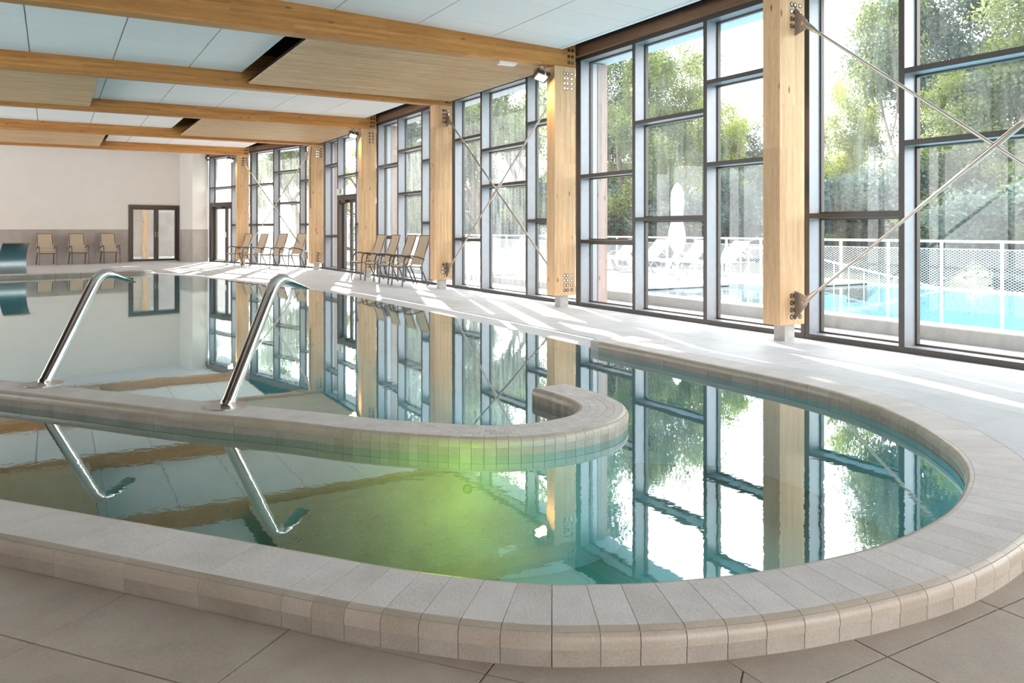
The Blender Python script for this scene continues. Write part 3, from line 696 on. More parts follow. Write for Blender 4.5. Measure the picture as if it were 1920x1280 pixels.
# ------------------------------------------------------------------ glazed facade
XG, FD = 7.48, 0.225
def win_bay(idx, root, mull, panels, glass, W_=.06, door=None):
    """local x = outwards, local y along facade; mull = y centres (ascending), panels = rail heights for each gap"""
    for m_ in mull:
        q = MB().box(0.004, FD, m_-W_/2, m_+W_/2, 0.0, 4.06).build('mullion', M['frame'], root)
        MB().box(-.004, .004, m_-W_/2-.001, m_+W_/2+.001, 0.0, 4.06).build('cover_cap', M['cap'], q)
    a, b = mull[0]-W_/2, mull[-1]+W_/2
    q = MB().box(-.002, FD, a, b, 4.0, 4.07).build('head_rail', M['frame'], root); MB().box(-.008, -.002, a, b, 4.0, 4.07).build('cover_cap', M['cap'], q)
    q = MB().box(-.004, FD+.02, a, b, -0.03, 0.062).build('sill_rail', M['frame'], root); MB().box(-.01, -.004, a, b, -.03, .061).build('cover_cap', M['cap'], q)
    for (m0, m1, rails) in zip(mull[:-1], mull[1:], panels):
        y0, y1 = m0 + W_/2, m1 - W_/2; isdoor = rails and rails[0] == 'door'; rr = [r for r in rails if r != 'door']
        zl = [0.062] + sorted(rr) + [4.0]
        for z in rr:
            q = MB().box(0.004, FD, y0, y1, z-.032, z+.022).build('transom', M['frame'], root); MB().box(-.003, .004, y0, y1, z-.033, z+.023).build('cover_cap', M['cap'], q)
        for j, (za, zb) in enumerate(zip(zl[:-1], zl[1:])):
            if j: za += .022
            if zb < 4.0: zb -= .032
            if isdoor and j == 0: continue
            mb = MB(); gx0, gx1 = FD-.045, FD+.01; t = .018
            mb.box(gx0, gx1, y0, y0+t, za, zb); mb.box(gx0, gx1, y1-t, y1, za, zb); mb.box(gx0, gx1, y0+t, y1-t, za, za+t); mb.box(gx0, gx1, y0+t, y1-t, zb-t, zb)
            mb.build('glazing_bead', M['darkframe'], root)
            pw = (y1-y0-2*t); ph = zb-za-2*t
            MB().add([(0, 0, 0), (0, pw, 0), (0, pw, ph), (0, 0, ph)], [(0, 1, 2, 3)]).build('glass_pane', glass, root, (FD-.02, y0+t, za+t))
def bay(idx, mull, panels, glass):
    root = empty('window_%d' % idx, (XG, 0, 0), kind='structure'); win_bay(idx, root, mull, panels, glass); return root
bay(1, [1.62, 3.30, 5.02, 6.19], [[2.12, 1.40], [2.86, 2.13], [1.41]], M['glass'])
bay(2, [6.245, 7.83, 9.32, 10.72], [[3.19, 2.11], [2.83, 1.405], [2.12, 1.06]], M['glass'])
bay(3, [10.795, 12.40, 14.17, 15.40], [[3.17, 1.41], [2.84, 2.12], [3.16, 1.05]], M['glasshazy'])
bay(4, [15.475, 17.13, 18.62, 20.02], [[2.85, 1.41], [3.2, 2.14], [2.91, 1.05]], M['glasshazy'])
bay(5, [20.09, 21.75, 23.45, 24.72], [[2.85, 1.41], ['door', 2.25, 2.85], [3.25, 1.05]], M['glass'])
bay(6, [-2.9, -1.4, 0.1, 1.55], [[2.85, 1.41], [3.2, 2.14], [2.91, 1.05]], M['glass'])
bay(7, [-5.9, -4.4, -2.97], [[2.85, 1.41], [3.2, 2.14]], M['glass'])
ang7 = math.atan2(.966, -.259) - math.pi/2
root = empty('window_8', (7.46, 24.8, 0), ang7, kind='structure')
win_bay(8, root, [0.10, 1.45, 3.20, 4.80], [[2.86, 1.42], [3.22, 2.15], [2.85, 1.42]], M['glasshazy'])
root = empty('window_9', (7.46, 24.8, 0), ang7, kind='structure')
win_bay(9, root, [4.87, 6.35, 8.22], [[2.85, 1.42], ['door', 2.25, 2.85]], M['glasshazy'])
# roof overhang outside
o = MB().box(7.72, 8.12, -6, 25.2, 4.02, 4.5).build('trim_9', M['offwhite']); tag(o, kind='structure')
o = MB().prism([(8.12, 25.2), (7.72, 24.9), (5.6, 32.9), (5.9, 33.3)], 4.02, 4.5).build('trim_10', M['offwhite']); tag(o, kind='structure')
# outside timber posts seen through the glass
for y, lab in ((10.74, 'weathered timber cladding post outside the glass, right of the third column'), (20.05, 'weathered timber post outside the glass behind the nearer sling chairs'), (24.95, 'weathered timber post outside the glass near the exit sign')):
    p_ = empty('cladding_post', (7.76, y, 0), label=lab, cat='post', group='timber posts outside the glass')
    MB().box(.10, .30, 0, .28, 0, 4.0).build('timber', M['extwood'], p_, bevel=.004); MB().box(0, .098, .01, .27, 0, 4.0).build('metal_edge', M['frame'], p_)

# ------------------------------------------------------------------ doors
def door_leaf(parent, y0, y1, z1, t=.05, st=.085, x=0.0, handle='left', mat=None, hbar=True):
    mat = mat or M['darkframe']; mb = MB()
    mb.box(x, x+t, y0, y0+st, .01, z1); mb.box(x, x+t, y1-st, y1, .01, z1); mb.box(x, x+t, y0+st, y1-st, .01, .01+st); mb.box(x, x+t, y0+st, y1-st, z1-st, z1)
    lf = mb.build('leaf', mat, parent)
    pw, ph = y1-y0-2*st, z1-.01-2*st
    MB().add([(0, 0, 0), (0, pw, 0), (0, pw, ph), (0, 0, ph)], [(0, 1, 2, 3)]).build('glass_pane', M['glassdoor'], lf, (x+t/2, y0+st, .01+st))
    hy = y0 + st*.5 if handle == 'left' else y1 - st*.5
    mb = MB(); mb.tube([(x-.04, hy, .95), (x-.04, hy, 1.15)], .011, 8); mb.tube([(x, hy, .97), (x-.04, hy, .97)], .008, 6); mb.tube([(x, hy, 1.13), (x-.04, hy, 1.13)], .008, 6); mb.build('handle', M['steel'], lf)
    return lf
d1 = empty('door_1', (wp[0], wp[1], 0), math.atan2(wd[1], wd[0]) + math.pi/2, kind='structure', label='dark framed glass double door in the far wall')
# local frame: y runs to the left along the wall, x towards the back room is -x ... built symmetrically
fr = MB(); fr.box(-.06, .06, 0, .09, 0, 2.2); fr.box(-.06, .06, 1.84, 1.93, 0, 2.2); fr.box(-.06, .06, .09, 1.84, 2.1, 2.2); fr.build('frame', M['darkframe'], d1)
door_leaf(d1, .09, .89, 2.1, handle='right', x=.0); door_leaf(d1, .90, 1.84, 2.1, handle='left', x=.0)
for y_ in (.06, 1.87):
    for z_ in (.25, 1.05, 1.95): MB().tube([(.07, y_, z_-.05), (.07, y_, z_+.05)], .014, 8).build('hinge', M['chairmetal'], d1)
d2 = empty('door_2', (XG, 0, 0), kind='structure', label='dark framed glass door under the exit sign')
fr = MB(); fr.box(.0, FD+.02, 23.30, 23.42, 0, 2.22); fr.box(.0, FD+.02, 21.78, 21.86, 0, 2.22); fr.box(.0, FD+.02, 21.86, 23.30, 2.12, 2.22); fr.build('frame', M['darkframe'], d2)
door_leaf(d2, 22.58, 23.30, 2.12, x=.12, handle='left'); door_leaf(d2, 21.86, 22.57, 2.12, x=.12, handle='right')
MB().box(.0, .12, 22.75, 23.15, 2.05, 2.12).build('door_closer', M['darkframe'], d2)
d3 = empty('door_3', (7.46, 24.8, 0), ang7, kind='structure', label='dark framed glass door beside the farthest column')
fr = MB(); fr.box(.0, FD+.02, 8.07, 8.19, 0, 2.22); fr.box(.0, FD+.02, 6.38, 6.44, 0, 2.22); fr.box(.0, FD+.02, 6.44, 8.07, 2.12, 2.22); fr.build('frame', M['darkframe'], d3)
door_leaf(d3, 7.05, 8.07, 2.12, x=.12, handle='left'); door_leaf(d3, 6.44, 7.04, 2.12, x=.12, handle='right')
MB().box(.0, .12, 7.2, 7.6, 2.05, 2.12).build('door_closer', M['darkframe'], d3)
ex = empty('exit_sign', (7.42, 23.02, 2.36), label='small green and white exit sign above the window wall door', cat='sign')
MB().box(-.03, .03, -.22, .22, -.08, .10).build('case', M['white'], ex, bevel=.006)
MB().box(-.035, -.029, -.17, .02, -.055, .075).build('green_panel', M['green'], ex)
mb = MB(); mb.box(-.038, -.034, -.05, -.01, -.04, .06)
mb.add([(-.037, -.12, -.03), (-.037, -.105, -.035), (-.037, -.085, .015), (-.037, -.1, .03)], [(0, 1, 2, 3)]); mb.add([(-.037, -.1, .035), (-.037, -.085, .035), (-.037, -.085, .055), (-.037, -.1, .055)], [(0, 1, 2, 3)])
mb.build('running_figure', M['white'], ex)
hk = MB().tube([(5.32, 32.65, 4.1), (5.22, 32.6, 4.1), (5.15, 32.55, 4.02), (5.2, 32.5, 3.92), (5.3, 32.5, 3.95)], .03, 8).build('pipe_hook', M['chairmetal'], smooth=True)
tag(hk, 'dark bent pipe end at the top of the far door bay', 'pipe')
cb = MB().tube([(6.93, 24.35, 3.8), (6.91, 24.38, 3.5), (6.91, 24.38, 2.0), (6.93, 24.39, 1.9)], .012, 6).build('cable', M['chairmetal']); tag(cb, 'thin dark cable running down the corner timber column', 'cable')
# back room behind the double door
br = empty('wall_backroom', kind='structure')
MB().box(0.5, 7.5, 40.0, 40.2, 0, 4.5).build('plaster', M['wains'], br); MB().box(-.2, 0.0, 34, 40, 0, 4.5).build('plaster', M['plaster'], br)
MB().box(0, 7.5, 33.2, 40.0, -.08, -.02).build('floor_slab', M['deck'], br)
MB().box(3.35, 3.6, 37.3, 37.6, 0, 4.3).build('timber_post', M['column'], br)
for y_ in (35.6, 37.0, 38.4): MB().box(5.9, 6.1, y_-.05, y_+.05, 0, 4.3).build('mullion', M['frame'], br)

# ------------------------------------------------------------------ swan-neck jets and cascade
def jet(x, y, label, tone):
    j = empty('water_jet', (x, y, T+.002), math.atan2(.59, .81), label=label, cat='water jet', group='steel swan-neck jets on the dividing wall')
    n_ = 24; mb = MB(); mb.prism([(.13*math.cos(t), .13*math.sin(t)) for t in np.linspace(0, 2*math.pi, 28, endpoint=False)], -.002, .008); mb.build('base_plate', M['brushed'], j, smooth=False)
    pth = [(0, 0, -.0)] + [(.385*k/4, 0, .655*k/4) for k in range(1, 5)] + [(.42, 0, .715), (.455, 0, .748), (.495, 0, .765), (.535, 0, .765), (.58, 0, .752), (.63, 0, .732), (.69, 0, .708), (.745, 0, .688)]
    r_ = [.041]*5 + [.041, .041, .040, .037, .026, .020, .013, .007]; sx = [.041]*5 + [.041, .041, .042, .040, .045, .050, .055, .058]
    MB().tube(pth, r_, 20, sx=sx, side=(0, 1, 0)).build('spout', M['steel'], j, smooth=True)
    MB().tube([(0, 0, .008), (.012, 0, .028)], .042, 20).build('collar', M['steel'], j)
jet(-.05, 6.60, 'bent polished steel water jet on the left of the dividing wall', 0)
jet(.95, 5.21, 'bent polished steel water jet nearer the middle of the dividing wall', 1)
cas = empty('water_cascade', (-1.10, 23.22, T), math.atan2(.2425, .970), label='curved steel sheet cascade spout on the far coping at the left edge', cat='water cascade')
V = []; prof = [(a, b*.91) for a, b in ((0, 0), (-.03, .08), (-.055, .17), (-.065, .27), (-.058, .37), (-.035, .47), (.0, .56), (.05, .64), (.11, .71), (.18, .77), (.26, .82), (.34, .85), (.42, .862), (.50, .862), (.56, .855))]
for th in (0, .012):
    for p in prof: V += [(0, -p[0]*1.0, p[1]+th), (.58, -p[0]*1.0, p[1]+th)]
n_ = len(prof); F = []
for b_ in (0, 2*n_): F += [(b_+2*i, b_+2*i+1, b_+2*i+3, b_+2*i+2) for i in range(n_-1)]
F += [(2*i, 2*i+2, 2*n_+2*i+2, 2*n_+2*i) for i in range(n_-1)] + [(2*i+1, 2*i+3, 2*n_+2*i+3, 2*n_+2*i+1) for i in range(n_-1)]
MB().add(V, F).build('sheet', simple('cascade_steel', (.34, .40, .42), .33, .95), cas, smooth=True)
MB().box(-.03, .61, -.06, .06, -.002, .012).build('base_plate', M['brushed'], cas)
lp = prof[-1]; MB().tube([(-.005, -lp[0], lp[1]), (.585, -lp[0], lp[1])], .014, 8).build('lip', simple('brass_lip', (.75, .55, .33), .3, .9), cas)

# ------------------------------------------------------------------ sling chairs
def make_chair():
    c = empty('sling_chair', (0, 0, 0), 0, 'x', 'chair', 'x')   # faces -y, origin between the front legs
    for s_ in (-1, 1):
        x = s_ * .27
        MB().tube([(x, -.0, 0), (x, .03, .42), (x, .045, .55), (x, .075, .625), (x, .13, .655), (x, .25, .652), (x, .40, .62), (x, .50, .585), (x*.93, .53, .56)], .0175, 6).build('arm_and_front_leg', M['chairmetal'], c, smooth=True)
        MB().tube([(x*1.0, .62, 0), (x*.97, .52, .25), (x*.93, .44, .415)], .016, 6).build('rear_leg', M['chairmetal'], c, smooth=True)
        MB().tube([(x*.93, -.01, .415), (x*.93, .05, .43), (x*.93, .40, .405), (x*.90, .48, .44), (x*.87, .70, 1.09)], .013, 6).build('side_rail', M['sling'] if False else M['chairmetal'], c, smooth=True)
    MB().tube([(-.25, -.01, .41), (.25, -.01, .41)], .013, 6).build('front_bar', M['chairmetal'], c)
    MB().tube([(-.235, .70, 1.09), (.235, .70, 1.09)], .012, 6).build('top_bar', M['chairmetal'], c)
    mb = MB(); V = [];
    for (y, z) in ((-.015, .42), (.05, .437), (.2, .425), (.38, .412)): V += [(-.26, y, z), (.26, y, z)]
    V += [(x, y, z + .008) for x, y, z in V[:]]
    F = [(2*i, 2*i+1, 2*i+3, 2*i+2) for i in range(3)] + [(8+2*i, 8+2*i+2, 8+2*i+3, 8+2*i+1) for i in range(3)] + [(0, 8, 9, 1), (6, 7, 15, 14)] + [(2*i, 2*i+2, 8+2*i+2, 8+2*i) for i in range(3)] + [(2*i+1, 8+2*i+1, 8+2*i+3, 2*i+3) for i in range(3)]
    mb.add(V, F).build('seat', M['sling'], c)
    mb = MB(); V = []
    for k in range(6):
        t = k / 5; y = .455 + .245*t + .02*math.sin(math.pi*t); z = .455 + .635*t; w_ = .275 - .012*t; V += [(-w_, y, z), (w_, y, z)]
    V += [(x, y - .008, z) for x, y, z in V[:]]; m_ = 12
    F = [(2*i, 2*i+2, 2*i+3, 2*i+1) for i in range(5)] + [(m_+2*i, m_+2*i+1, m_+2*i+3, m_+2*i+2) for i in range(5)] + [(0, 1, m_+1, m_), (10, m_+10, m_+11, 11)] + [(2*i, m_+2*i, m_+2*i+2, 2*i+2) for i in range(5)] + [(2*i+1, 2*i+3, m_+2*i+3, m_+2*i+1) for i in range(5)]
    mb.add(V, F).build('backrest', M['sling'], c)
    return c
proto = make_chair(); used = False
def chair(x, y, rz, label, group):
    global used
    c = proto if not used else copy_tree(proto); used = True
    c.location = (x, y, zfloor(x, y) + .001); c.rotation_euler = (0, 0, rz); c['label'] = label; c['group'] = group
pos = ['leftmost', 'second from left', 'third from left', 'rightmost, half hidden by the timber column']
for i, y in enumerate((18.92, 17.98, 17.04, 16.24)):
    chair(6.50, y, R(-90 + (4, 2, 0, 3)[i]), 'beige sling chair, %s of the nearer four' % pos[i], 'nearer row of sling chairs')
pos2 = ['farthest and leftmost', 'second from left', 'third from left', 'rightmost']
ra = math.atan2(-.259, -.966) + math.pi/2
for i, (x, y) in enumerate(((5.32, 28.50), (5.55, 27.2), (5.90, 26.0), (6.22, 24.95))):
    chair(x, y, ra + R((2, 0, 4, 3)[i]), 'sunlit beige sling chair, %s of the far four' % pos2[i], 'far row of sling chairs')
pos3 = ['leftmost, partly behind the cascade', 'middle', 'rightmost, next to the glass door']
for i, (x, y) in enumerate(((-.10, 32.25), (.90, 32.5), (1.93, 32.75))):
    chair(x, y, R(14 - 4), 'beige sling chair against the grey far wall, %s of three' % pos3[i], 'sling chairs along the far wall')

# ------------------------------------------------------------------ underwater lamps
def uw(x, y, z, col, e, label, face, mat):
    l = empty('underwater_lamp', (x, y, z), face, label=label, cat='pool light')
    MB().tube([(0, 0, 0), (-.03, 0, 0)], .022, 18).build('bezel', M['steel'], l); MB().tube([(-.028, 0, 0), (-.036, 0, 0)], .018, 18).build('lens', mat, l)
    p = bpy.data.lights.new('pool_lamp', 'POINT'); p.energy = e; p.color = col; p.shadow_soft_size = .12
    po = bpy.data.objects.new('pool_lamp', p); COL.objects.link(po); po.parent = l; po.location = (-.5, 0, .02)
uw(1.93, 3.80, -.13, (.60, .86, .06), 7.0, 'green underwater lamp in the side of the dividing wall', R(52), M['greenglow'])
uw(2.6, 1.82, -.22, (.12, .78, 1.0), 13.0, 'cyan underwater lamp inside the front coping wall, facing the far pool', R(-90), emis('cyan_lens', (.2, .9, 1), 2))

# ------------------------------------------------------------------ outside: ground, pool, fence
gr = MB(); gr.box(7.74, 8.72, -12, 12, -.3, -.02); gr.box(7.74, 15.6, 12.0, 60, -.3, -.02); gr.box(5.4, 7.9, 24.6, 60, -.31, -.022)
o = gr.build('terrace', M['terrace']); tag(o, 'bright concrete terrace outside the window wall', kind='structure')
o = MB().box(9.1, 15.6, 12.0, 40, -.02, .12).build('terrace', M['terrace']); tag(o, 'raised terrace beyond the outdoor pool', kind='structure')
bk = MB(); V = []; xs = [15.6, 17, 20, 26, 34, 50, 90]; zs_ = [.1, -.9, -.7, .6, 2.2, 4.5, 7]
ys = np.linspace(-40, 110, 26)
for y in ys:
    for x, z in zip(xs, zs_): V.append((x, y, z + .35*math.sin(y*.35 + x)))
nx = len(xs); bk.add(V, [(j*nx+i, j*nx+i+1, (j+1)*nx+i+1, (j+1)*nx+i) for j in range(len(ys)-1) for i in range(nx-1)])
bk.add([(-20, 40, -.4), (16, 40, -.4), (16, 110, 3), (-20, 110, 3)], [(0, 1, 2, 3)])
o = bk.build('bank', M['grass'], smooth=True); tag(o, 'green bank rising behind the fence', kind='structure')
op = empty('outdoor_pool', label='outdoor pool with pale blue water behind the near windows', cat='pool')
out_poly = [(9.1, -8), (15.05, -8), (15.05, 10.9), (12.3, 10.9), (12.1, 11.95), (9.1, 11.95)]
mb = MB(); V, F, _ = cdt([out_poly]); mb.add([(x, y, -1.2) for x, y in V], F)
for i in range(len(out_poly)):
    a, b = out_poly[i], out_poly[(i+1) % len(out_poly)]; mb.add([(a[0], a[1], -1.2), (b[0], b[1], -1.2), (b[0], b[1], .1), (a[0], a[1], .1)], [(0, 1, 2, 3)])
mb.build('basin', M['outbasin'], op); poly_mesh(out_poly, .085, 'water', M['outwater'], op)
mb = MB(); mb.box(8.72, 9.1, -8, 12.3, -.3, .15); mb.box(9.1, 12.1, 11.95, 12.3, -.3, .16); mb.box(12.1, 15.1, 10.9, 12.3, -.3, .16); mb.build('coping', M['outcoping'], op, bevel=.02)
for k in range(4): MB().box(12.45 + k*.0, 13.6, 10.3-k*.3, 10.6-k*.3, -1.2, -.05-k*.22).build('step', M['outbasin'], op)
fe = empty('fence', (15.12, 0, .1), label='white metal fence with diamond mesh beyond the outdoor pool', cat='fence')
MB().tube([(0, -8, .92), (0, 40, .92)], .026, 8).build('top_rail', M['whitemetal'], fe); MB().box(-.015, .015, -8, 40, -.02, .02).build('bottom_rail', M['whitemetal'], fe)
MB().box(-.006, .006, -8, 40, .765, .78).build('mesh_rail', M['whitemetal'], fe)
mb = MB(); PW = 1.15; Hm = .765; p_ = .088; sl_ = .58
def wire(y0, z0, y1, z1, w_=.0075):
    d = Vector((0, y1-y0, z1-z0)).normalized(); n_ = Vector((0, -d.z, d.y))*w_/2
    for xo in (0.0,):
        mb.add([(xo, y0-n_.y, z0-n_.z), (xo, y1-n_.y, z1-n_.z), (xo, y1+n_.y, z1+n_.z), (xo, y0+n_.y, z0+n_.z)], [(0, 1, 2, 3)])
k = -int(Hm/sl_/p_) - 1
while k * p_ < PW:
    y0 = k * p_; y1 = y0 + Hm/sl_; za, zb = 0, Hm; a, b = y0, y1
    if a < 0: za = -y0*sl_; a = 0
    if b > PW: zb = (PW-y0)*sl_; b = PW
    if b > a and zb > za: wire(a, za, b, zb); wire(PW-a, za, PW-b, zb)
    k += 1
mesh_me = mb.mesh('mesh_infill', M['whitemetal'])
post_me = MB().box(-.02, .02, -.025, .025, -.55, .92).mesh('post', M['whitemetal'])
for i in range(41):
    y = -7.95 + i*PW; link('post', post_me, fe, (0, y, 0))
    if i < 40: o = link('mesh_infill', mesh_me, fe, (0, y, .0)); o['kind'] = 'stuff'
# pool stair rail
sr = empty('stair_rail', (12.4, 11.1, .15), label='white sloping stair rail with balusters beside the outdoor pool', cat='railing')
MB().tube([(0, .3, .72), (0.3, .2, .72), (2.55, -1.9, -.05)], .022, 8).build('handrail', M['whitemetal'], sr)
MB().tube([(.1, .2, .1), (1.7, -1.3, -.42)], .018, 6).build('lower_rail', M['whitemetal'], sr)
bme = MB().tube([(0, 0, -.75), (0, 0, 0)], .011, 6).mesh('baluster', M['whitemetal'])
for k in range(11):
    t = k/11; link('baluster', bme, sr, (lerp(.3, 2.55, t), lerp(.2, -1.9, t), lerp(.72, -.05, t)))
for i, (x, y, lab) in enumerate(((12.35, 12.2, 'white pool ladder handrail left of the nearest column'), (12.95, 12.25, 'square white pool handrail close to the nearest column'))):
    h = empty('pool_handrail', (x, y, .15), R(-25), label=lab, cat='handrail', group='handrails of the outdoor pool')
    for s_ in (-.0, .45):
        pth = [(0, s_, 0), (0, s_, .55), (.06, s_, .68), (.20, s_, .72), (.42, s_, .60), (.5, s_, .5)] if i == 0 else [(0, s_, 0), (0, s_, .62), (.05, s_, .70), (.5, s_, .70), (.72, s_, .52), (.75, s_, .1)]
        MB().tube(pth, .022, 8).build('rail', M['whitemetal'], h, smooth=True)
# loungers
def make_lounger():
    c = empty('sun_lounger', (0, 0, 0), 0, 'x', 'sun lounger', 'x')    # foot at x=0, head towards +x
    for s_ in (-.3, .3):
        MB().tube([(0, s_, .34), (1.85, s_, .34)], .016, 6).build('side_rail', M['whitemetal'], c)
        MB().tube([(.15, s_, .33), (.28, s_, .04), (.42, s_, .02), (.62, s_, .31)], .013, 6).build('leg', M['greymetal'], c, smooth=True)
        MB().tube([(1.1, s_, .32), (1.3, s_, .04), (1.45, s_, .02), (1.68, s_, .31)], .013, 6).build('leg', M['greymetal'], c, smooth=True)
        MB().tube([(.95, s_, .36), (1.15, s_*1.05, .52), (1.4, s_*1.05, .53), (1.6, s_, .36)], .012, 6).build('armrest', M['greymetal'], c, smooth=True)
    MB().box(.02, 1.2, -.28, .28, .345, .358).build('seat', M['canvas'], c)
    MB().obox((1.47, 0, .60), (.27, 0, .25), (0, .28, 0), (-.005, 0, .006)).build('backrest', M['canvas'], c)
    return c
lpz = make_lounger(); lused = False
for x, y, rz, lab in ((12.75, 17.9, 3, 'white sun lounger outside, half hidden by the timber cladding post'), (12.75, 16.7, 2, 'white sun lounger outside, directly left of the closed parasol'), (12.85, 15.3, 0, 'white sun lounger outside, just behind the closed parasol'), (12.9, 14.1, -2, 'white sun lounger outside, right of the closed parasol at the window edge'),
                      (12.6, 21.0, 4, 'white sun lounger outside, far one behind the hazy middle windows'), (12.3, 23.4, 0, 'white sun lounger outside, farthest one behind the hazy windows'),
                      (8.9, 17.0, 12, 'white sun lounger close outside the middle hazy pane'), (9.3, 20.2, 20, 'white sun lounger close outside the left hazy pane beside the brace foot')):
    c = lpz if not lused else copy_tree(lpz); lused = True
    c.location = (x, y, .12 if (y > 12 and x > 9.1) else -.02); c.rotation_euler = (0, 0, R(rz)); c['label'] = lab; c['group'] = 'white sun loungers on the terrace'
# parasol
pa = empty('parasol', (11.75, 13.64, .12), R(-30), label='closed white cantilever parasol outside behind the second window', cat='parasol')
MB().tube([(0, 0, 0), (.30, 0, .62), (.38, 0, .66), (.60, 0, .52)], .03, 8).build('mast', M['whitemetal'], pa, smooth=True)
MB().box(-.1, .9, -.05, .05, 0, .05).build('foot_bar', M['greymetal'], pa); MB().box(.35, .45, -.45, .45, 0, .05).build('foot_bar', M['greymetal'], pa)
MB().tube([(.33, 0, .05), (.33, 0, 2.1)], .022, 8).build('pole', M['whitemetal'], pa)
mb = MB(); V = []; rows = [(0.62, .07), (.72, .13), (.85, .17), (1.05, .165), (1.28, .125), (1.5, .12), (1.75, .135), (1.95, .125), (2.1, .07), (2.16, .02)]; n_ = 20
for (z, r_) in rows:
    for k in range(n_):
        t = 2*math.pi*k/n_; q = r_ * (1 + .16*math.cos(k*math.pi) + .06*math.sin(3*t + z*4)); V.append((.33 + q*math.cos(t), q*math.sin(t), z))
F = [(i*n_+k, i*n_+(k+1) % n_, (i+1)*n_+(k+1) % n_, (i+1)*n_+k) for i in range(len(rows)-1) for k in range(n_)] + [tuple(range(n_))[::-1], tuple((len(rows)-1)*n_+k for k in range(n_))]
mb.add(V, F).build('canopy', M['canvas'], pa, smooth=True)

# ------------------------------------------------------------------ trees
def grow(seed, h, crown_r, n_leaf, leaf, trunk_r, base=.25, spread=1.0):
    r = np.random.default_rng(seed); segs = []; tips = []
    def br(p, d, L, rad, lev):
        q = p; n = 3; pts = [p]
        for i in range(n):
            d = d + r.normal(0, .16, 3); d[2] += .05; d /= np.linalg.norm(d); q = q + d * L / n; pts.append(q)
        segs.append((pts, rad, rad * .55))
        if lev >= 4: tips.append(q); tips.append(pts[2]); return
        if lev >= 2: tips.append(q)
        for k in range(3 if lev < 3 else 2):
            a = r.uniform(0, 2*math.pi); e = r.uniform(.45, .95) * spread
            s_ = np.array([math.cos(a), math.sin(a), 0]) * math.sin(e); nd = d * math.cos(e) + s_; nd /= np.linalg.norm(nd)
            st_ = pts[r.integers(1, 4)]; br(st_, nd, L * r.uniform(.6, .8), rad * .5, lev + 1)
    br(np.zeros(3), np.array([0, 0, 1.0]), h * .40, trunk_r, 0)
    tips = np.array(tips); top = tips[:, 2].max(); tips *= h * .97 / top; hr = np.percentile(np.hypot(tips[:, 0], tips[:, 1]), 97)
    f_ = crown_r / hr; tips[:, :2] *= f_
    mb = MB()
    for pts, r0, r1 in segs:
        if r0 < .012: continue
        P_ = [(p[0]*h*.97/top*f_ if True else 0, p[1]*h*.97/top*f_, p[2]*h*.97/top) for p in pts]
        mb.tube(P_, list(np.linspace(r0, r1, len(pts))), 6 if r0 > .05 else 4, cap=False)
    wood_me = mb.mesh('trunk', M['bark'], True)
    k = r.integers(0, len(tips), n_leaf); c = tips[k] + r.normal(0, 1, (n_leaf, 3)) * np.array([.22, .22, .17]) * crown_r / 2.6
    a = r.normal(0, 1, (n_leaf, 3)); a /= np.linalg.norm(a, axis=1)[:, None]; b = np.cross(a, r.normal(0, 1, (n_leaf, 3))); b /= np.linalg.norm(b, axis=1)[:, None]
    sz = leaf * r.uniform(.6, 1.25, n_leaf)[:, None]
    V = np.stack([c - a*sz, c - b*sz*.55, c + a*sz, c + b*sz*.55], 1).reshape(-1, 3)
    me = bpy.data.meshes.new('foliage'); me.vertices.add(len(V)); me.vertices.foreach_set('co', V.ravel())
    me.loops.add(len(V)); me.loops.foreach_set('vertex_index', np.arange(len(V))); me.polygons.add(n_leaf)
    me.polygons.foreach_set('loop_start', np.arange(n_leaf)*4); me.polygons.foreach_set('loop_total', np.full(n_leaf, 4)); me.update(); me.validate()
    return wood_me, me
kinds = [grow(1, 9, 2.6, 26000, .052, .17), grow(2, 9, 2.4, 32000, .05, .17, spread=.85), grow(3, 9, 2.8, 20000, .05, .15), grow(5, 9, 2.6, 42000, .05, .17)]
shr = [grow(11, 3, 1.7, 24000, .05, .05, spread=1.3), grow(12, 3, 1.7, 24000, .05, .05, spread=1.3)]
leafv = {}
def tree(name, kind, x, y, z, sx, sz, rz, mat, label, cat, group):
    t = empty(name, (x, y, z), rz, label, cat, group); t.scale = (sx, sx, sz)
    wm, fm = kind; link('trunk', wm, t)
    key = (fm.name, mat.name)
    if key not in leafv:
        q = fm if not fm.materials else fm.copy()
        q.materials.clear(); q.materials.append(mat); leafv[key] = q
    o = link('foliage', leafv[key], t); o['kind'] = 'stuff'; return t
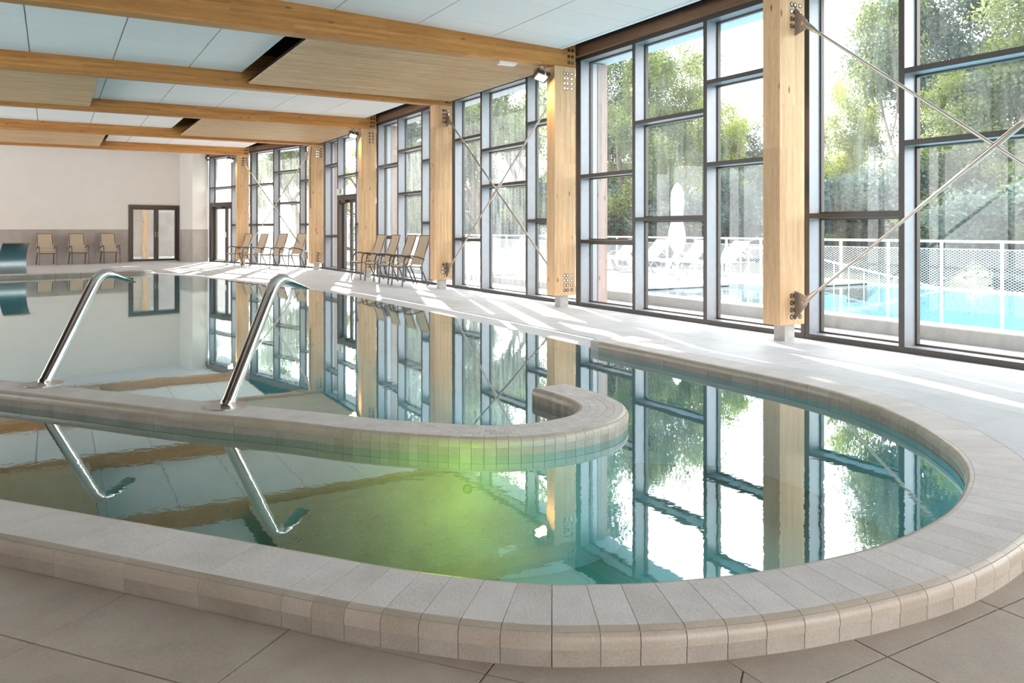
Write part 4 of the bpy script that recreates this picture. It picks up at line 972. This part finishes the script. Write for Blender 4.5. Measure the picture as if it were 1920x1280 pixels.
TR = [(16.3,20.9,8.0,1.0,1,'A','tall airy tree just right of the outdoor cladding post'),(19.8,23.2,8.6,1.1,2,'A','airy tree with open crown at the left of the second window'),
      (19.2,20.9,7.2,.7,2,'A','small crowned tree above the closed parasol'),(20.3,19.4,6.0,.8,0,'B','yellow green tree seen left of the nearest column'),
      (23.6,21.0,5.4,.9,3,'C','dull blue green tree hidden mostly behind the nearest column'),(21.9,17.4,4.6,.8,0,'B','low yellow green tree right of the nearest column'),
      (21.2,15.0,5.9,.62,0,'B','yellow green tree beside the dark mullion of the near window'),(19.6,12.3,9.5,.72,2,'A','tall thin branched tree behind the near window mullion'),
      (19.1,10.2,10.0,1.3,3,'A','tall dense tree filling the right window pane'),(21.3,11.2,10.5,1.3,3,'C','tall grey green tree behind the right window pane'),
      (19.0,8.2,10.0,1.2,3,'A','tall tree at the right picture edge'),(20.6,10.9,6.2,.9,1,'B','shorter bright tree below the crossing of the near tie rods'),(18.6,8.9,5.6,.9,3,'A','shorter tree just inside the right picture edge'),(14.8,54.0,9.5,1.5,3,'A','far tree behind the farthest crossed rods'),(18.3,50.0,10,1.5,1,'B','far bright tree behind the farthest windows'),
      (18.1,44.5,10,1.5,3,'A','far tree seen through the panes above the exit door'),(18.1,39.0,11,1.5,3,'C','grey green tree behind the nearer sling chairs'),(18.2,34.5,11,1.5,1,'A','tree seen in the upper panes left of the fourth column'),
      (18.8,31.0,11,1.4,3,'A','dense tree in the left of the hazy middle window'),(18.4,28.0,10.6,1.3,1,'B','bright tree in the centre of the hazy middle window'),(17.9,25.0,10,1.2,3,'C','grey green tree at the right of the hazy middle window'),
      (12.2,58.0,9,1.5,1,'A','far tree behind the far exit door glass'),(24.5,26.5,6,1.5,3,'C','grey green tree far behind the parasol'),(26,15.6,3.8,1.2,3,'C','far low tree on the bank below the open sky'),(27,19.5,4.2,1.2,3,'A','far low tree on the bank left of the nearest column'),(26,5,9,1.6,3,'C','far tree beyond the right edge of the fence')]
for x, y, zt, sc_, k, lm, lab in TR:
    z0 = -.7 if x < 22 else .2; h = zt - z0
    tree('deciduous_tree', kinds[k], x, y, z0, sc_, h/9, random.uniform(0, 6.28), M['leaf'+lm], lab, 'tree', 'trees beyond the fence')
rs = random.Random(4); i = 0; y = 4.0
slabs = ['behind the right end of the fence', 'behind the fence at the near window', 'behind the fence beside the near mullion', 'behind the stair rail', 'behind the fence left of the stair rail', 'hidden behind the nearest column', 'behind the square handrail', 'behind the parasol foot', 'behind the loungers', 'behind the lounger next to the post',
         'behind the outdoor cladding post', 'low in the hazy middle window', 'low left in the hazy middle window', 'behind the brace foot', 'behind the fourth column', 'behind the nearer sling chairs', 'behind the exit door', 'behind the corner column', 'behind the far chairs', 'behind the far rods', 'behind the far door']
for i in range(21):
    x = (17.2 if y < 16 else 17.9) + rs.uniform(-.3, 1.2); h = rs.uniform(2.9, 3.9) + (1.0 if y > 24 else 0)
    tree('bush', shr[i % 2], x, y, -.9, 1.15 + rs.uniform(0, .3), h/3, rs.uniform(0, 6), M['leaf'+'CCAC'[i % 4]], 'leafy bush %s' % slabs[i], 'bush', 'bushes behind the fence'); y += 1.45 + (1.6 if y > 20 else 0)
print('tiles', nt)
